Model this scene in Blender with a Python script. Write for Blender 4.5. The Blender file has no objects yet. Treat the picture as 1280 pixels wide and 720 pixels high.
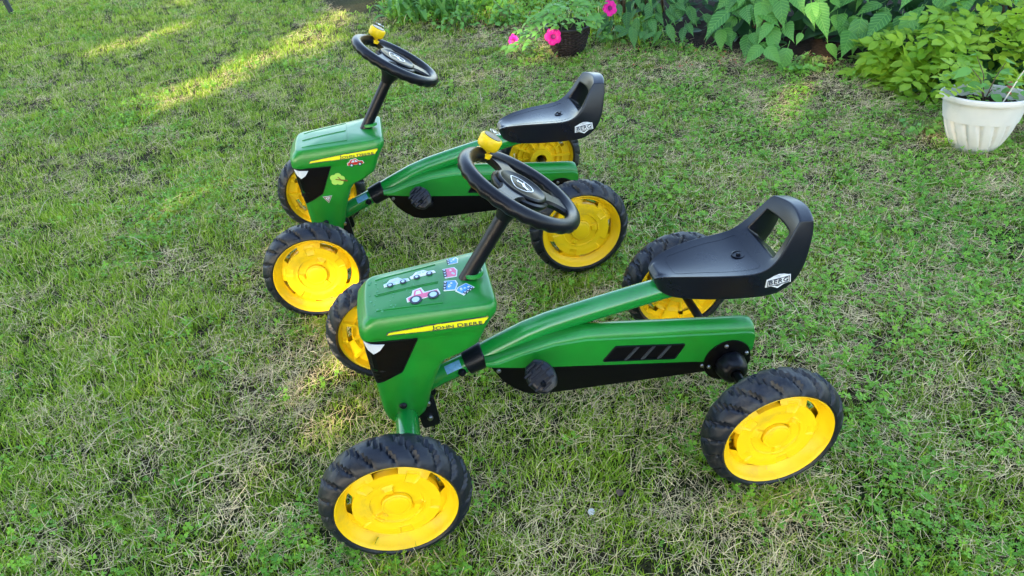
import bpy, bmesh, math, random
import numpy as np
from mathutils import Vector, Matrix
from mathutils.bvhtree import BVHTree
PI = math.pi
rad = math.radians
random.seed(4)
rng = np.random.default_rng(11)
scene = bpy.context.scene
C = scene.collection

# ------------------------------------------------------------------ camera
cam_data = bpy.data.cameras.new('camera')
cam = bpy.data.objects.new('camera', cam_data)
C.objects.link(cam)
scene.camera = cam
PITCH, ROLL, CAMH = 0.6046, -0.074, 1.0536
fw = Vector((0, math.cos(PITCH), -math.sin(PITCH)))
rt = Vector((1, 0, 0)); up = rt.cross(fw)
r2 = math.cos(ROLL) * rt + math.sin(ROLL) * up
u2 = -math.sin(ROLL) * rt + math.cos(ROLL) * up
m3 = Matrix((r2, u2, -fw)).transposed()
cam.matrix_world = Matrix.Translation((0, 0, CAMH)) @ m3.to_4x4()
cam_data.sensor_width = 36.0
cam_data.lens = 936.6 / 1280 * 36
cam_data.clip_start = 0.02
cam_data.clip_end = 400

# ------------------------------------------------------------------ light
SUN_EL = rad(27)
SUN_DIR = Vector((-0.55, -0.835, 0)).normalized() * math.cos(SUN_EL) + Vector((0, 0, math.sin(SUN_EL)))
world = bpy.data.worlds.new('World')
scene.world = world
world.use_nodes = True
wn = world.node_tree.nodes; wl = world.node_tree.links
sky = wn.new('ShaderNodeTexSky')
sky.sky_type = 'NISHITA'
sky.sun_disc = False
sky.sun_elevation = SUN_EL
sky.sun_rotation = math.atan2(SUN_DIR.x, SUN_DIR.y)
sky.air_density = 1.0
sky.dust_density = .7
sky.ozone_density = 1.0
hs_ = wn.new('ShaderNodeHueSaturation'); hs_.inputs['Saturation'].default_value = .92   # muted to make the skylight less blue
wl.new(sky.outputs[0], hs_.inputs['Color']); wl.new(hs_.outputs[0], wn['Background'].inputs[0])
wn['Background'].inputs[1].default_value = 0.15
sd = bpy.data.lights.new('sun', 'SUN')
sd.energy = 2.4
sd.angle = rad(0.53)
sd.color = (1.0, 0.80, 0.52)
sun = bpy.data.objects.new('sun', sd)
C.objects.link(sun)
sun.rotation_euler = SUN_DIR.to_track_quat('Z', 'Y').to_euler()
sun.location = (0, 0, 8)
scene.view_settings.view_transform = 'Standard'
scene.view_settings.look = 'None'
scene.view_settings.exposure = 2.45
scene.view_settings.gamma = 1.0

# ------------------------------------------------------------------ materials
def mat(name, col, rough=0.5, noise=0.0, nscale=20.0, bump=0.0, bscale=200.0, spec=0.5,
        col2=None, metallic=0.0, coat=0.0, objcoord=True, trans=0.0, dirt=None, dscale=9.0, dlo=.52, dhi=.7):
    m = bpy.data.materials.new(name)
    m.use_nodes = True
    nt = m.node_tree; n = nt.nodes; l = nt.links
    b = n['Principled BSDF']
    b.inputs['Roughness'].default_value = rough
    b.inputs['Metallic'].default_value = metallic
    b.inputs['Specular IOR Level'].default_value = spec
    b.inputs['Coat Weight'].default_value = coat
    if coat: b.inputs['Coat Roughness'].default_value = 0.22
    c = (*col, 1)
    tc = n.new('ShaderNodeTexCoord')
    out = None
    if noise or col2:
        t = n.new('ShaderNodeTexNoise'); t.inputs['Scale'].default_value = nscale
        t.inputs['Detail'].default_value = 6
        l.new(tc.outputs['Object'], t.inputs['Vector'])
        mx = n.new('ShaderNodeMix'); mx.data_type = 'RGBA'
        mx.inputs['A'].default_value = c
        c2 = col2 or tuple(x * (1 - noise) for x in col)
        mx.inputs['B'].default_value = (*c2, 1)
        mr = n.new('ShaderNodeMapRange'); mr.inputs[1].default_value = .35; mr.inputs[2].default_value = .65
        l.new(t.outputs['Fac'], mr.inputs[0]); l.new(mr.outputs[0], mx.inputs['Factor'])
        out = mx.outputs['Result']
        rr = n.new('ShaderNodeMapRange')
        rr.inputs[3].default_value = max(.05, rough - .07); rr.inputs[4].default_value = min(1, rough + .09)
        l.new(t.outputs['Fac'], rr.inputs[0]); l.new(rr.outputs[0], b.inputs['Roughness'])
    if dirt:
        t = n.new('ShaderNodeTexNoise'); t.inputs['Scale'].default_value = dscale
        t.inputs['Detail'].default_value = 10; t.inputs['Roughness'].default_value = .75
        l.new(tc.outputs['Object'], t.inputs['Vector'])
        mr = n.new('ShaderNodeMapRange'); mr.inputs[1].default_value = dlo; mr.inputs[2].default_value = dhi
        mr.inputs[4].default_value = .85
        l.new(t.outputs['Fac'], mr.inputs[0])
        mx = n.new('ShaderNodeMix'); mx.data_type = 'RGBA'
        if out: l.new(out, mx.inputs['A'])
        else: mx.inputs['A'].default_value = c
        mx.inputs['B'].default_value = (*dirt, 1)
        l.new(mr.outputs[0], mx.inputs['Factor'])
        out = mx.outputs['Result']
    if out: l.new(out, b.inputs['Base Color'])
    else: b.inputs['Base Color'].default_value = c
    if bump:
        t = n.new('ShaderNodeTexNoise'); t.inputs['Scale'].default_value = bscale
        t.inputs['Detail'].default_value = 3
        l.new(tc.outputs['Object'], t.inputs['Vector'])
        bp = n.new('ShaderNodeBump'); bp.inputs['Strength'].default_value = bump
        bp.inputs['Distance'].default_value = .002
        l.new(t.outputs['Fac'], bp.inputs['Height']); l.new(bp.outputs[0], b.inputs['Normal'])
    return m

def leafmat(name, c1, c2, trans=.35, rough=.5, veins=0, spec=.35, nscale=2.2, attr=False, dry=None):
    """leaf: colour varies by object, by instance and by place; some light passes through"""
    m = bpy.data.materials.new(name)
    m.use_nodes = True
    nt = m.node_tree; n = nt.nodes; l = nt.links
    b = n['Principled BSDF']; out = n['Material Output']
    b.inputs['Roughness'].default_value = rough
    b.inputs['Specular IOR Level'].default_value = spec
    oi = n.new('ShaderNodeObjectInfo')
    ge = n.new('ShaderNodeNewGeometry')
    t = n.new('ShaderNodeTexNoise'); t.inputs['Scale'].default_value = nscale; t.inputs['Detail'].default_value = 4
    l.new(ge.outputs['Position'], t.inputs['Vector'])
    ad = n.new('ShaderNodeMath'); ad.operation = 'MULTIPLY_ADD'
    l.new(oi.outputs['Random'], ad.inputs[0]); ad.inputs[1].default_value = .5
    mr = n.new('ShaderNodeMapRange'); mr.inputs[1].default_value = .3; mr.inputs[2].default_value = .7
    mr.inputs[4].default_value = .35
    l.new(t.outputs['Fac'], mr.inputs[0]); l.new(mr.outputs[0], ad.inputs[2])
    fac = ad.outputs[0]
    if True:
        at = n.new('ShaderNodeAttribute'); at.attribute_name = 'var'
        a2 = n.new('ShaderNodeMath'); a2.operation = 'MULTIPLY_ADD'
        l.new(at.outputs['Fac'], a2.inputs[0]); a2.inputs[1].default_value = .6 if attr else 0.0
        l.new(fac, a2.inputs[2]); fac = a2.outputs[0]
    mx = n.new('ShaderNodeMix'); mx.data_type = 'RGBA'
    mx.inputs['A'].default_value = (*c1, 1); mx.inputs['B'].default_value = (*c2, 1)
    l.new(fac, mx.inputs['Factor'])
    col = mx.outputs['Result']
    if dry:
        gt = n.new('ShaderNodeMath'); gt.operation = 'GREATER_THAN'; gt.inputs[1].default_value = dry[1]
        l.new(at.outputs['Fac'], gt.inputs[0])
        m2 = n.new('ShaderNodeMix'); m2.data_type = 'RGBA'
        l.new(gt.outputs[0], m2.inputs['Factor']); l.new(col, m2.inputs['A'])
        m2.inputs['B'].default_value = (*dry[0], 1)
        col = m2.outputs['Result']
    if veins:
        tc = n.new('ShaderNodeTexCoord'); sp = n.new('ShaderNodeSeparateXYZ'); l.new(tc.outputs['Object'], sp.inputs[0])
        ab = n.new('ShaderNodeMath'); ab.operation = 'ABSOLUTE'; l.new(sp.outputs['Y'], ab.inputs[0])
        mm = n.new('ShaderNodeMath'); mm.operation = 'MULTIPLY_ADD'; l.new(ab.outputs[0], mm.inputs[0]); mm.inputs[1].default_value = -.85; l.new(sp.outputs['X'], mm.inputs[2])
        ml_ = n.new('ShaderNodeMath'); ml_.operation = 'MULTIPLY'; l.new(mm.outputs[0], ml_.inputs[0]); ml_.inputs[1].default_value = veins
        sn = n.new('ShaderNodeMath'); sn.operation = 'PINGPONG'; l.new(ml_.outputs[0], sn.inputs[0]); sn.inputs[1].default_value = 1
        pw = n.new('ShaderNodeMapRange'); l.new(sn.outputs[0], pw.inputs[0]); pw.inputs[1].default_value = 0; pw.inputs[2].default_value = .35; pw.inputs[3].default_value = 0; pw.inputs[4].default_value = 1
        md = n.new('ShaderNodeMapRange'); l.new(ab.outputs[0], md.inputs[0]); md.inputs[2].default_value = .0016
        mi = n.new('ShaderNodeMath'); mi.operation = 'MINIMUM'; l.new(pw.outputs[0], mi.inputs[0]); l.new(md.outputs[0], mi.inputs[1])
        vm = n.new('ShaderNodeMix'); vm.data_type = 'RGBA'; l.new(mi.outputs[0], vm.inputs['Factor'])
        vm.inputs['A'].default_value = (c2[0] * 1.15, c2[1] * 1.05, c2[2] * 1.1, 1); l.new(col, vm.inputs['B']); col = vm.outputs['Result']
        bp = n.new('ShaderNodeBump'); bp.inputs['Strength'].default_value = .6; bp.inputs['Distance'].default_value = .002
        l.new(mi.outputs[0], bp.inputs['Height']); l.new(bp.outputs[0], b.inputs['Normal'])
    l.new(col, b.inputs['Base Color'])
    if trans:
        tr = n.new('ShaderNodeBsdfTranslucent')
        hs = n.new('ShaderNodeHueSaturation'); hs.inputs['Hue'].default_value = .485
        hs.inputs['Value'].default_value = 1.5
        l.new(col, hs.inputs['Color']); l.new(hs.outputs[0], tr.inputs[0])
        ms = n.new('ShaderNodeMixShader'); ms.inputs[0].default_value = trans
        l.new(b.outputs[0], ms.inputs[1]); l.new(tr.outputs[0], ms.inputs[2])
        l.new(ms.outputs[0], out.inputs['Surface'])
    return m

M = {}
M['green'] = mat('green_plastic', (.005, .215, .018), .36, noise=.12, nscale=30, spec=.5, coat=.35, bump=.04, bscale=500, dirt=(.10, .17, .06), dscale=14, dlo=.66, dhi=.85)
M['green_paint'] = mat('green_paint', (.004, .205, .028), .22, noise=.1, nscale=25, spec=.6, coat=.5)
M['yellow'] = mat('yellow_plastic', (.93, .59, .005), .42, noise=.06, nscale=12, spec=.4, bump=.08, bscale=260, dirt=(.42, .27, .06), dscale=22, dlo=.55, dhi=.9)
M['black'] = mat('black_plastic', (.005, .006, .010), .30, noise=.2, nscale=40, spec=.26, bump=.08, bscale=900)  # slight navy in the black stands in for reflected sky
M['seat'] = mat('seat_plastic', (.003, .005, .012), .28, noise=.2, nscale=18, spec=.42, bump=.06, bscale=900)  # blue in the base imitates the sky's sheen on the seat
M['grey'] = mat('grey_plastic', (.05, .056, .066), .35, noise=.1)
M['gloss'] = mat('gloss_black', (.003, .003, .004), .3, spec=.15)
M['tyre'] = mat('tyre_foam', (.005, .008, .016), .42, noise=.35, nscale=22, spec=.42, bump=.25, bscale=160, dirt=(.075, .065, .05), dscale=11, dlo=.54, dhi=.72)  # bluish base paints in a sky sheen; the dirt is real
M['steel'] = mat('steel', (.45, .45, .46), .3, metallic=1.0, noise=.2)
M['white'] = mat('white_print', (.75, .78, .80), .35, noise=.06)
M['lamp'] = mat('lamp_print', (.62, .65, .68), .3, noise=.12)
M['sticky'] = mat('stripe_yellow', (.78, .76, .012), .3, noise=.04)
M['pink'] = mat('pink_print', (.80, .16, .28), .35, noise=.1)
M['blue'] = mat('blue_print', (.06, .32, .68), .35, noise=.1)
M['pale'] = mat('pale_blue_print', (.50, .68, .80), .35, noise=.1)
M['red'] = mat('red_print', (.62, .03, .03), .3, noise=.1)
M['lime'] = mat('lime_print', (.42, .70, .12), .35, noise=.1)
M['brown'] = mat('brown_print', (.22, .10, .03), .4, noise=.1)
M['dark_print'] = mat('dark_print', (.03, .04, .06), .35)
M['label_blue'] = mat('label_blue', (.16, .38, .60), .3, noise=.3, nscale=200)
M['pot'] = mat('white_pot_plastic', (.64, .61, .55), .42, noise=.1, nscale=14, dirt=(.30, .26, .19), dscale=9, dlo=.58, dhi=.9)
M['wicker'] = mat('wicker', (.026, .015, .014), .5, noise=.5, nscale=90)
M['soil'] = mat('potting_soil', (.030, .020, .013), .95, noise=.5, nscale=60, bump=1, bscale=90, spec=.1)
M['pole'] = mat('dark_green_metal', (.004, .014, .012), .6, noise=.2)
M['stem'] = mat('green_stem', (.10, .16, .04), .55, noise=.3)
M['stem_red'] = mat('woody_stem', (.10, .06, .03), .7, noise=.4)
M['straw'] = mat('straw_stalk', (.50, .42, .24), .6, noise=.3, nscale=40)
M['stick'] = mat('pale_stick', (.62, .55, .40), .6, noise=.2)
M['bark'] = mat('bark', (.12, .09, .06), .9, noise=.5, nscale=12, bump=1, bscale=25)
M['petal'] = leafmat('petunia_petal', (.72, .01, .22), (.85, .02, .34), .25, .5)
M['throat'] = mat('petunia_throat', (.20, .005, .10), .6)
M['bigleaf'] = leafmat('broad_leaf', (.03, .15, .024), (.13, .35, .055), .3, .42, spec=.45, veins=150)
M['midleaf'] = leafmat('drooping_leaf', (.02, .10, .02), (.085, .24, .045), .3, .45, spec=.4, veins=200)
M['innerleaf_shade'] = leafmat('inner_leaf_shade', (.014, .065, .016), (.04, .13, .03), .25, .5)  # dark leaf copy: shade of the foliage gaps put into the colour
M['lightleaf'] = leafmat('light_leaf', (.14, .33, .02), (.46, .62, .06), .4, .45)
M['petleaf'] = leafmat('petunia_leaf', (.10, .30, .05), (.22, .44, .09), .35, .5)
M['strap'] = leafmat('strap_leaf', (.06, .20, .035), (.18, .38, .07), .35, .5)
M['treeleaf'] = leafmat('tree_leaf', (.03, .09, .02), (.06, .14, .03), .0, .5)
M['grass'] = leafmat('grass_blade', (.06, .22, .007), (.38, .53, .03), .25, .5, attr=True, nscale=1.6, dry=((.70, .58, .28), .88))
M['clover'] = leafmat('clover_leaf', (.05, .21, .012), (.22, .44, .035), .25, .5, attr=True)
M['thatch'] = leafmat('dry_thatch', (.26, .19, .085), (.88, .70, .38), .1, .7, attr=True, nscale=3, spec=.15)
M['redbits'] = leafmat('fallen_petal', (.30, .05, .03), (.45, .12, .06), .1, .7, attr=True)
M['deadleaf'] = mat('dead_leaf', (.12, .07, .05), .7, noise=.4, nscale=80)

# ground: thatch, soil and moss in patches
def ground_mat():
    m = bpy.data.materials.new('lawn_soil'); m.use_nodes = True
    nt = m.node_tree; n = nt.nodes; l = nt.links; b = n['Principled BSDF']
    b.inputs['Roughness'].default_value = .95; b.inputs['Specular IOR Level'].default_value = .1
    ge = n.new('ShaderNodeNewGeometry')
    a = n.new('ShaderNodeTexNoise'); a.inputs['Scale'].default_value = 2.0; a.inputs['Detail'].default_value = 6
    f = n.new('ShaderNodeTexNoise'); f.inputs['Scale'].default_value = 160; f.inputs['Detail'].default_value = 5
    for t in (a, f): l.new(ge.outputs['Position'], t.inputs['Vector'])
    r1 = n.new('ShaderNodeValToRGB')
    r1.color_ramp.elements[0].position = .36; r1.color_ramp.elements[0].color = (.022, .036, .010, 1)
    r1.color_ramp.elements[1].position = .66; r1.color_ramp.elements[1].color = (.08, .06, .035, 1)
    l.new(a.outputs['Fac'], r1.inputs[0])
    r3 = n.new('ShaderNodeValToRGB')
    r3.color_ramp.elements[0].position = .35; r3.color_ramp.elements[0].color = (.25, .25, .25, 1)
    r3.color_ramp.elements[1].position = .7; r3.color_ramp.elements[1].color = (1.5, 1.45, 1.3, 1)
    l.new(f.outputs['Fac'], r3.inputs[0])
    mx = n.new('ShaderNodeMix'); mx.data_type = 'RGBA'; mx.blend_type = 'MULTIPLY'; mx.inputs['Factor'].default_value = 1
    l.new(r1.outputs[0], mx.inputs['A']); l.new(r3.outputs[0], mx.inputs['B'])
    l.new(mx.outputs['Result'], b.inputs['Base Color'])
    bp = n.new('ShaderNodeBump'); bp.inputs['Strength'].default_value = 1; bp.inputs['Distance'].default_value = .01
    l.new(f.outputs['Fac'], bp.inputs['Height']); l.new(bp.outputs[0], b.inputs['Normal'])
    return m
M['ground'] = ground_mat()

# ------------------------------------------------------------------ mesh helpers
class MB:
    def __init__(s): s.v = []; s.f = []; s.m = []
    def add(s, v, f, mi=0):
        o = len(s.v); s.v += [tuple(p) for p in v]; s.f += [tuple(i + o for i in q) for q in f]; s.m += [mi] * len(f)
        return s
    def grid(s, rows, close_u=False, close_v=False, mi=0, flip=False):
        nr, nc = len(rows), len(rows[0]); v = [p for r in rows for p in r]; f = []
        for i in range(nr - (0 if close_u else 1)):
            for j in range(nc - (0 if close_v else 1)):
                q = (i * nc + j, i * nc + (j + 1) % nc, ((i + 1) % nr) * nc + (j + 1) % nc, ((i + 1) % nr) * nc + j)
                f.append(q[::-1] if flip else q)
        return s.add(v, f, mi)
    def tube(s, pts, rs, n=12, mi=0, caps=True, flat=1.0):
        pts = [Vector(p) for p in pts]
        if not hasattr(rs, '__len__'): rs = [rs] * len(pts)
        rows = []; ref = None
        for i, p in enumerate(pts):
            t = (pts[min(i + 1, len(pts) - 1)] - pts[max(i - 1, 0)]).normalized()
            if ref is None:
                ref = Vector((0, 0, 1)) if abs(t.z) < .9 else Vector((1, 0, 0))
            a = (ref - t * ref.dot(t)).normalized(); ref = a; b = t.cross(a)
            rows.append([p + (a * math.cos(k * 2 * PI / n) * flat + b * math.sin(k * 2 * PI / n)) * rs[i] for k in range(n)])
        s.grid(rows, close_v=True, mi=mi)
        if caps:
            o = len(s.v); s.v += [tuple(p) for p in rows[0]] + [tuple(p) for p in rows[-1]]
            s.f += [tuple(o + k for k in range(n))[::-1], tuple(o + n + k for k in range(n))]; s.m += [mi, mi]
        return s
    def lathe(s, prof, n=32, axis='y', c=(0, 0, 0), mi=0):
        rows = []
        for r, h in prof:
            row = []
            for k in range(n):
                a = 2 * PI * k / n; x, z = r * math.cos(a), r * math.sin(a)
                row.append((c[0] + x, c[1] + h, c[2] + z) if axis == 'y' else (c[0] + x, c[1] + z, c[2] + h))
            rows.append(row)
        return s.grid(rows, close_v=True, mi=mi)
    def box(s, a, b, mi=0):
        x0, y0, z0 = a; x1, y1, z1 = b
        v = [(x, y, z) for x in (x0, x1) for y in (y0, y1) for z in (z0, z1)]
        return s.add(v, [(0, 1, 3, 2), (4, 6, 7, 5), (0, 4, 5, 1), (2, 3, 7, 6), (0, 2, 6, 4), (1, 5, 7, 3)], mi)
    def build(s, name, mats, parent=None, loc=(0, 0, 0), rot=None, smooth=40, fix=True, bevel=0, merge=1e-5):
        me = mesh_from(name, s.v, s.f, s.m, mats, smooth, fix, bevel, merge)
        return obj(name, me, parent, loc, rot)

def mesh_from(name, v, f, mi, mats, smooth=40, fix=True, bevel=0, merge=1e-5):
    me = bpy.data.meshes.new(name)
    me.from_pydata([tuple(p) for p in v], [], f)
    if not isinstance(mats, (list, tuple)): mats = [mats]
    for m in mats: me.materials.append(m)
    if mi is not None: me.polygons.foreach_set('material_index', mi)
    if fix or bevel:
        bm = bmesh.new(); bm.from_mesh(me)
        if merge: bmesh.ops.remove_doubles(bm, verts=bm.verts, dist=merge)
        if bevel:
            es = [e for e in bm.edges if len(e.link_faces) == 2 and e.calc_face_angle(0) > rad(30)]
            bmesh.ops.bevel(bm, geom=es, offset=bevel, segments=2, affect='EDGES', profile=.5, clamp_overlap=True)
        bmesh.ops.recalc_face_normals(bm, faces=bm.faces)
        bm.to_mesh(me); bm.free()
    if smooth:
        me.shade_smooth(); me.set_sharp_from_angle(angle=rad(smooth))
    me.update()
    return me

def obj(name, me, parent=None, loc=(0, 0, 0), rot=None):
    o = bpy.data.objects.new(name, me); C.objects.link(o)
    if parent is not None: o.parent = parent
    o.location = loc
    if rot is not None: o.rotation_euler = rot
    return o

def tag(o, label=None, cat=None, group=None, kind=None):
    if label: o['label'] = label
    if cat: o['category'] = cat
    if group: o['group'] = group
    if kind: o['kind'] = kind
    return o

def thing(name, label, cat, loc=(0, 0, 0), rotz=0, group=None):
    o = bpy.data.objects.new(name, None); C.objects.link(o)
    o.empty_display_size = .05
    o.location = loc; o.rotation_euler = (0, 0, rotz)
    return tag(o, label, cat, group)

def apply_mods(o):
    dg = bpy.context.evaluated_depsgraph_get(); dg.update()
    me = bpy.data.meshes.new_from_object(o.evaluated_get(dg))
    o.modifiers.clear(); o.data = me
    return o

def smoothstep(a, b, x):
    t = min(1, max(0, (x - a) / (b - a))); return t * t * (3 - 2 * t)

def extrude_poly(poly, y0, y1, shrink=0):
    """closed polygon of (x,z) pushed from y0 to y1"""
    n = len(poly)
    v = [(x, y0, z) for x, z in poly] + [(x, y1, z) for x, z in poly]
    f = [tuple(range(n)), tuple(range(2 * n - 1, n - 1, -1))]
    f += [(i, i + n, (i + 1) % n + n, (i + 1) % n) for i in range(n)]
    return v, f

def round_poly(poly, r=.01, seg=4):
    out = []
    n = len(poly)
    for i in range(n):
        p0, p, p1 = Vector(poly[i - 1]), Vector(poly[i]), Vector(poly[(i + 1) % n])
        rr = r if not hasattr(r, '__len__') else r[i]
        a = (p0 - p); b = (p1 - p); la, lb = a.length, b.length
        rr = min(rr, la * .45, lb * .45)
        A = p + a.normalized() * rr; B = p + b.normalized() * rr
        for k in range(seg + 1):
            t = k / seg
            out.append(tuple((1 - t) ** 2 * A + 2 * t * (1 - t) * p + t * t * B))
    return out

# ------------------------------------------------------------------ text meshes (2-D triangles)
def text_mesh(s, size, space=1.0, bold=0.0, shear=0.0, bodies=None):
    cu = bpy.data.curves.new('t', 'FONT'); cu.body = s; cu.size = size; cu.space_character = space
    cu.shear = shear; cu.offset = bold; cu.resolution_u = 3
    cu.align_x = 'CENTER'; cu.align_y = 'CENTER'
    o = bpy.data.objects.new('t', cu); C.objects.link(o)
    dg = bpy.context.evaluated_depsgraph_get(); dg.update()
    me = bpy.data.meshes.new_from_object(o.evaluated_get(dg))
    v = [(p.co.x, p.co.y) for p in me.vertices]; f = [tuple(p.vertices) for p in me.polygons]
    bpy.data.objects.remove(o); bpy.data.curves.remove(cu); bpy.data.meshes.remove(me)
    return v, f

def small_caps(word_list, size):
    """words with a larger first letter, set on one line"""
    vs, fs = [], []; x = 0
    for w in word_list:
        for i, ch in enumerate(w):
            sz = size * (1.15 if i == 0 else 1.0)
            v, f = text_mesh(ch, sz, bold=.00006)
            x0 = min(p[0] for p in v); x1 = max(p[0] for p in v); y0 = min(p[1] for p in v)
            wd = (x1 - x0) * 1.12
            o = len(vs)
            vs += [((p[0] - x0) * 1.12 + x, p[1] - y0) for p in v]; fs += [tuple(k + o for k in q) for q in f]
            x += wd + size * .13
        x += size * .38
    return [(a - x / 2, b) for a, b in vs], fs

def subdivide_2d(v, f, maxlen):
    bm = bmesh.new()
    bv = [bm.verts.new((a, b, 0)) for a, b in v]
    for q in f:
        try: bm.faces.new([bv[i] for i in q])
        except ValueError: pass
    bmesh.ops.triangulate(bm, faces=bm.faces)
    for _ in range(5):
        es = [e for e in bm.edges if e.calc_length() > maxlen]
        if not es: break
        bmesh.ops.subdivide_edges(bm, edges=es, cuts=1)
        bmesh.ops.triangulate(bm, faces=bm.faces)
    bm.verts.index_update()
    V = [(q.co.x, q.co.y) for q in bm.verts]; F = [tuple(w.index for w in q.verts) for q in bm.faces]
    bm.free()
    return V, F

def drape(v, f, bvh, axis, off=.0007, thick=.0006, maxlen=.012):
    """lay a flat shape on a surface; axis 'side' maps (a,b)->(x,z) looking along +y, 'top' maps (a,b)->(x,y) looking down"""
    v, f = subdivide_2d(v, f, maxlen)
    P = []; Q = []
    for a, b in v:
        if axis == 'side': o, d = Vector((a, -.3, b)), Vector((0, 1, 0))
        else: o, d = Vector((a, b, .6)), Vector((0, 0, -1))
        hit, nrm, _, _ = bvh.ray_cast(o, d)
        if hit is None:
            hit, nrm, _, _ = bvh.find_nearest(o + d * (.24 if axis == 'side' else .23))
        if nrm.dot(d) > 0: nrm = -nrm
        P.append(hit + nrm * off)
        Q.append(hit - nrm * .001)
    n = len(P)
    F = list(f)
    from collections import Counter
    ec = Counter()
    for q in f:
        for i in range(len(q)): ec[tuple(sorted((q[i], q[(i + 1) % len(q)])))] += 1
    for (i, j), c in ec.items():
        if c == 1: F.append((i, j, j + n, i + n))
    return P + Q, F

# ------------------------------------------------------------------ wheel
R = .12; WB = .6292; T = .2531; W = .060

def tyre_mesh():
    prof = [(.795, .004), (.80, .000), (.83, -.002), (.88, .000), (.925, .004), (.955, .009), (.985, .014), (1.0, .021), (1.004, .030),
            (1.0, .039), (.985, .046), (.955, .051), (.925, .056), (.88, .060), (.83, .062), (.795, .056)]
    n = 20 * 16; rows = []
    for k in range(n):
        a = 2 * PI * k / n; row = []
        for r, y in prof:
            v = (y - .030) / .030
            dep = 0
            if r > .87:
                side = 1 if v > 0 else -1
                ph = (20 * a / (2 * PI) + (0.5 if side > 0 else 0) + side * v * .75) % 1.0
                d = min(ph, 1 - ph)
                g = 1 - smoothstep(.035, .12, d)
                saw = .35 * (ph - .5)
                dep = (g * .048 - saw * .04) * smoothstep(.85, .93, r)
            rr = (r - dep) * R
            yy = y + (1 if v < 0 else -1) * dep * .05
            row.append((rr * math.cos(a), yy, rr * math.sin(a)))
        rows.append(row)
    mb = MB(); mb.grid(rows, close_u=True)
    return mesh_from('tyre', mb.v, mb.f, None, M['tyre'], 38)

def rim_mesh():
    n = 180
    rs = [.803, .80, .79, .775, .76, .74, .70, .665, .655, .65, .62, .585, .575, .55, .50, .44, .42, .38, .355, .34, .30, .27, .24, .205]
    def slot(a):  # 0..1 inside one of five arcs
        d = ((a / (2 * PI) * 5 + .25) % 1.0) - .5
        return abs(d) < .235
    def dep(r, a):
        pts = [(.205, .0165), (.24, .017), (.34, .016), (.355, .013), (.42, .0125), (.44, .0115), (.575, .0115), (.585, .013), (.65, .020), (.665, .0215),
               (.74, .012), (.76, .006), (.775, .002), (.79, .0), (.80, .0008), (.803, .004)]
        h = np.interp(r, [p[0] for p in pts], [p[1] for p in pts])
        d5 = (((a / (2 * PI) * 5 + .75) % 1.0) - .5)
        if .49 < r < .60 and abs(d5) < .12: h += .003
        d3 = (((a / (2 * PI) * 3 + .1) % 1.0) - .5)
        if .24 <= r <= .31 and abs(d3) < .09: h -= .006
        if .34 <= r <= .36 and abs(d3) < .11: h -= .002
        return h
    mb = MB()
    for side in (0, 1):
        V = []; F = []
        for j, r in enumerate(rs):
            for k in range(n):
                a = 2 * PI * k / n
                if side == 0: y = dep(r, a)
                else:
                    # inner face: deep pan with ribs
                    base = np.interp(r, [.2, .25, .3, .74, .77, .803], [.050, .050, .034, .036, .050, .052])
                    rib = 1 if min((a * 12 / (2 * PI)) % 1, 1 - (a * 12 / (2 * PI)) % 1) < .09 and .27 < r < .75 else 0
                    ring = 1 if .54 < r < .56 or .41 < r < .43 else 0
                    y = base + (.007 if rib or ring else 0)
                V.append((r * R * math.cos(a), y, r * R * math.sin(a)))
        for j in range(len(rs) - 1):
            rm = (rs[j] + rs[j + 1]) / 2
            for k in range(n):
                am = 2 * PI * (k + .5) / n
                if .575 < rm < .655 and slot(am): continue
                F.append((j * n + k, j * n + (k + 1) % n, (j + 1) * n + (k + 1) % n, (j + 1) * n + k))
        mb.add(V, F)
        # slot walls
        ri, ro = .575 * R, .655 * R
        if side == 0:
            for s5 in range(5):
                ks = [k for k in range(n) if slot(2 * PI * (k + .5) / n) and int((2 * PI * (k + .5) / n) / (2 * PI) * 5 + .25) % 5 == s5]
                for k in ks:
                    for rr, r0 in ((.575, ri), (.655, ro)):
                        a0, a1 = 2 * PI * k / n, 2 * PI * (k + 1) / n
                        y0 = dep(rr, a0)
                        mb.add([(r0 * math.cos(a0), y0, r0 * math.sin(a0)), (r0 * math.cos(a1), y0, r0 * math.sin(a1)),
                                (r0 * math.cos(a1), y0 + .012, r0 * math.sin(a1)), (r0 * math.cos(a0), y0 + .012, r0 * math.sin(a0))], [(0, 1, 2, 3)])
    mb.lathe([(.803 * R, .004), (.803 * R, .052)], n)
    # centre bush seen from the inner side
    mb.lathe([(.26 * R, .034), (.26 * R, .058), (.13 * R, .058), (.13 * R, .03)], 32)
    return mesh_from('rim', mb.v, mb.f, None, M['yellow'], 32, merge=2e-5)

def hub_mesh():
    mb = MB()
    mb.lathe([(.20 * R, .0168), (.20 * R, .0105), (.185 * R, .0088), (.165 * R, .0092), (.155 * R, .0086), (.12 * R, .0078), (.0, .0072)], 40)
    return mesh_from('wheel', mb.v, mb.f, None, M['yellow'], 30)

TYRE, RIM, HUB = tyre_mesh(), rim_mesh(), hub_mesh()

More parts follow.
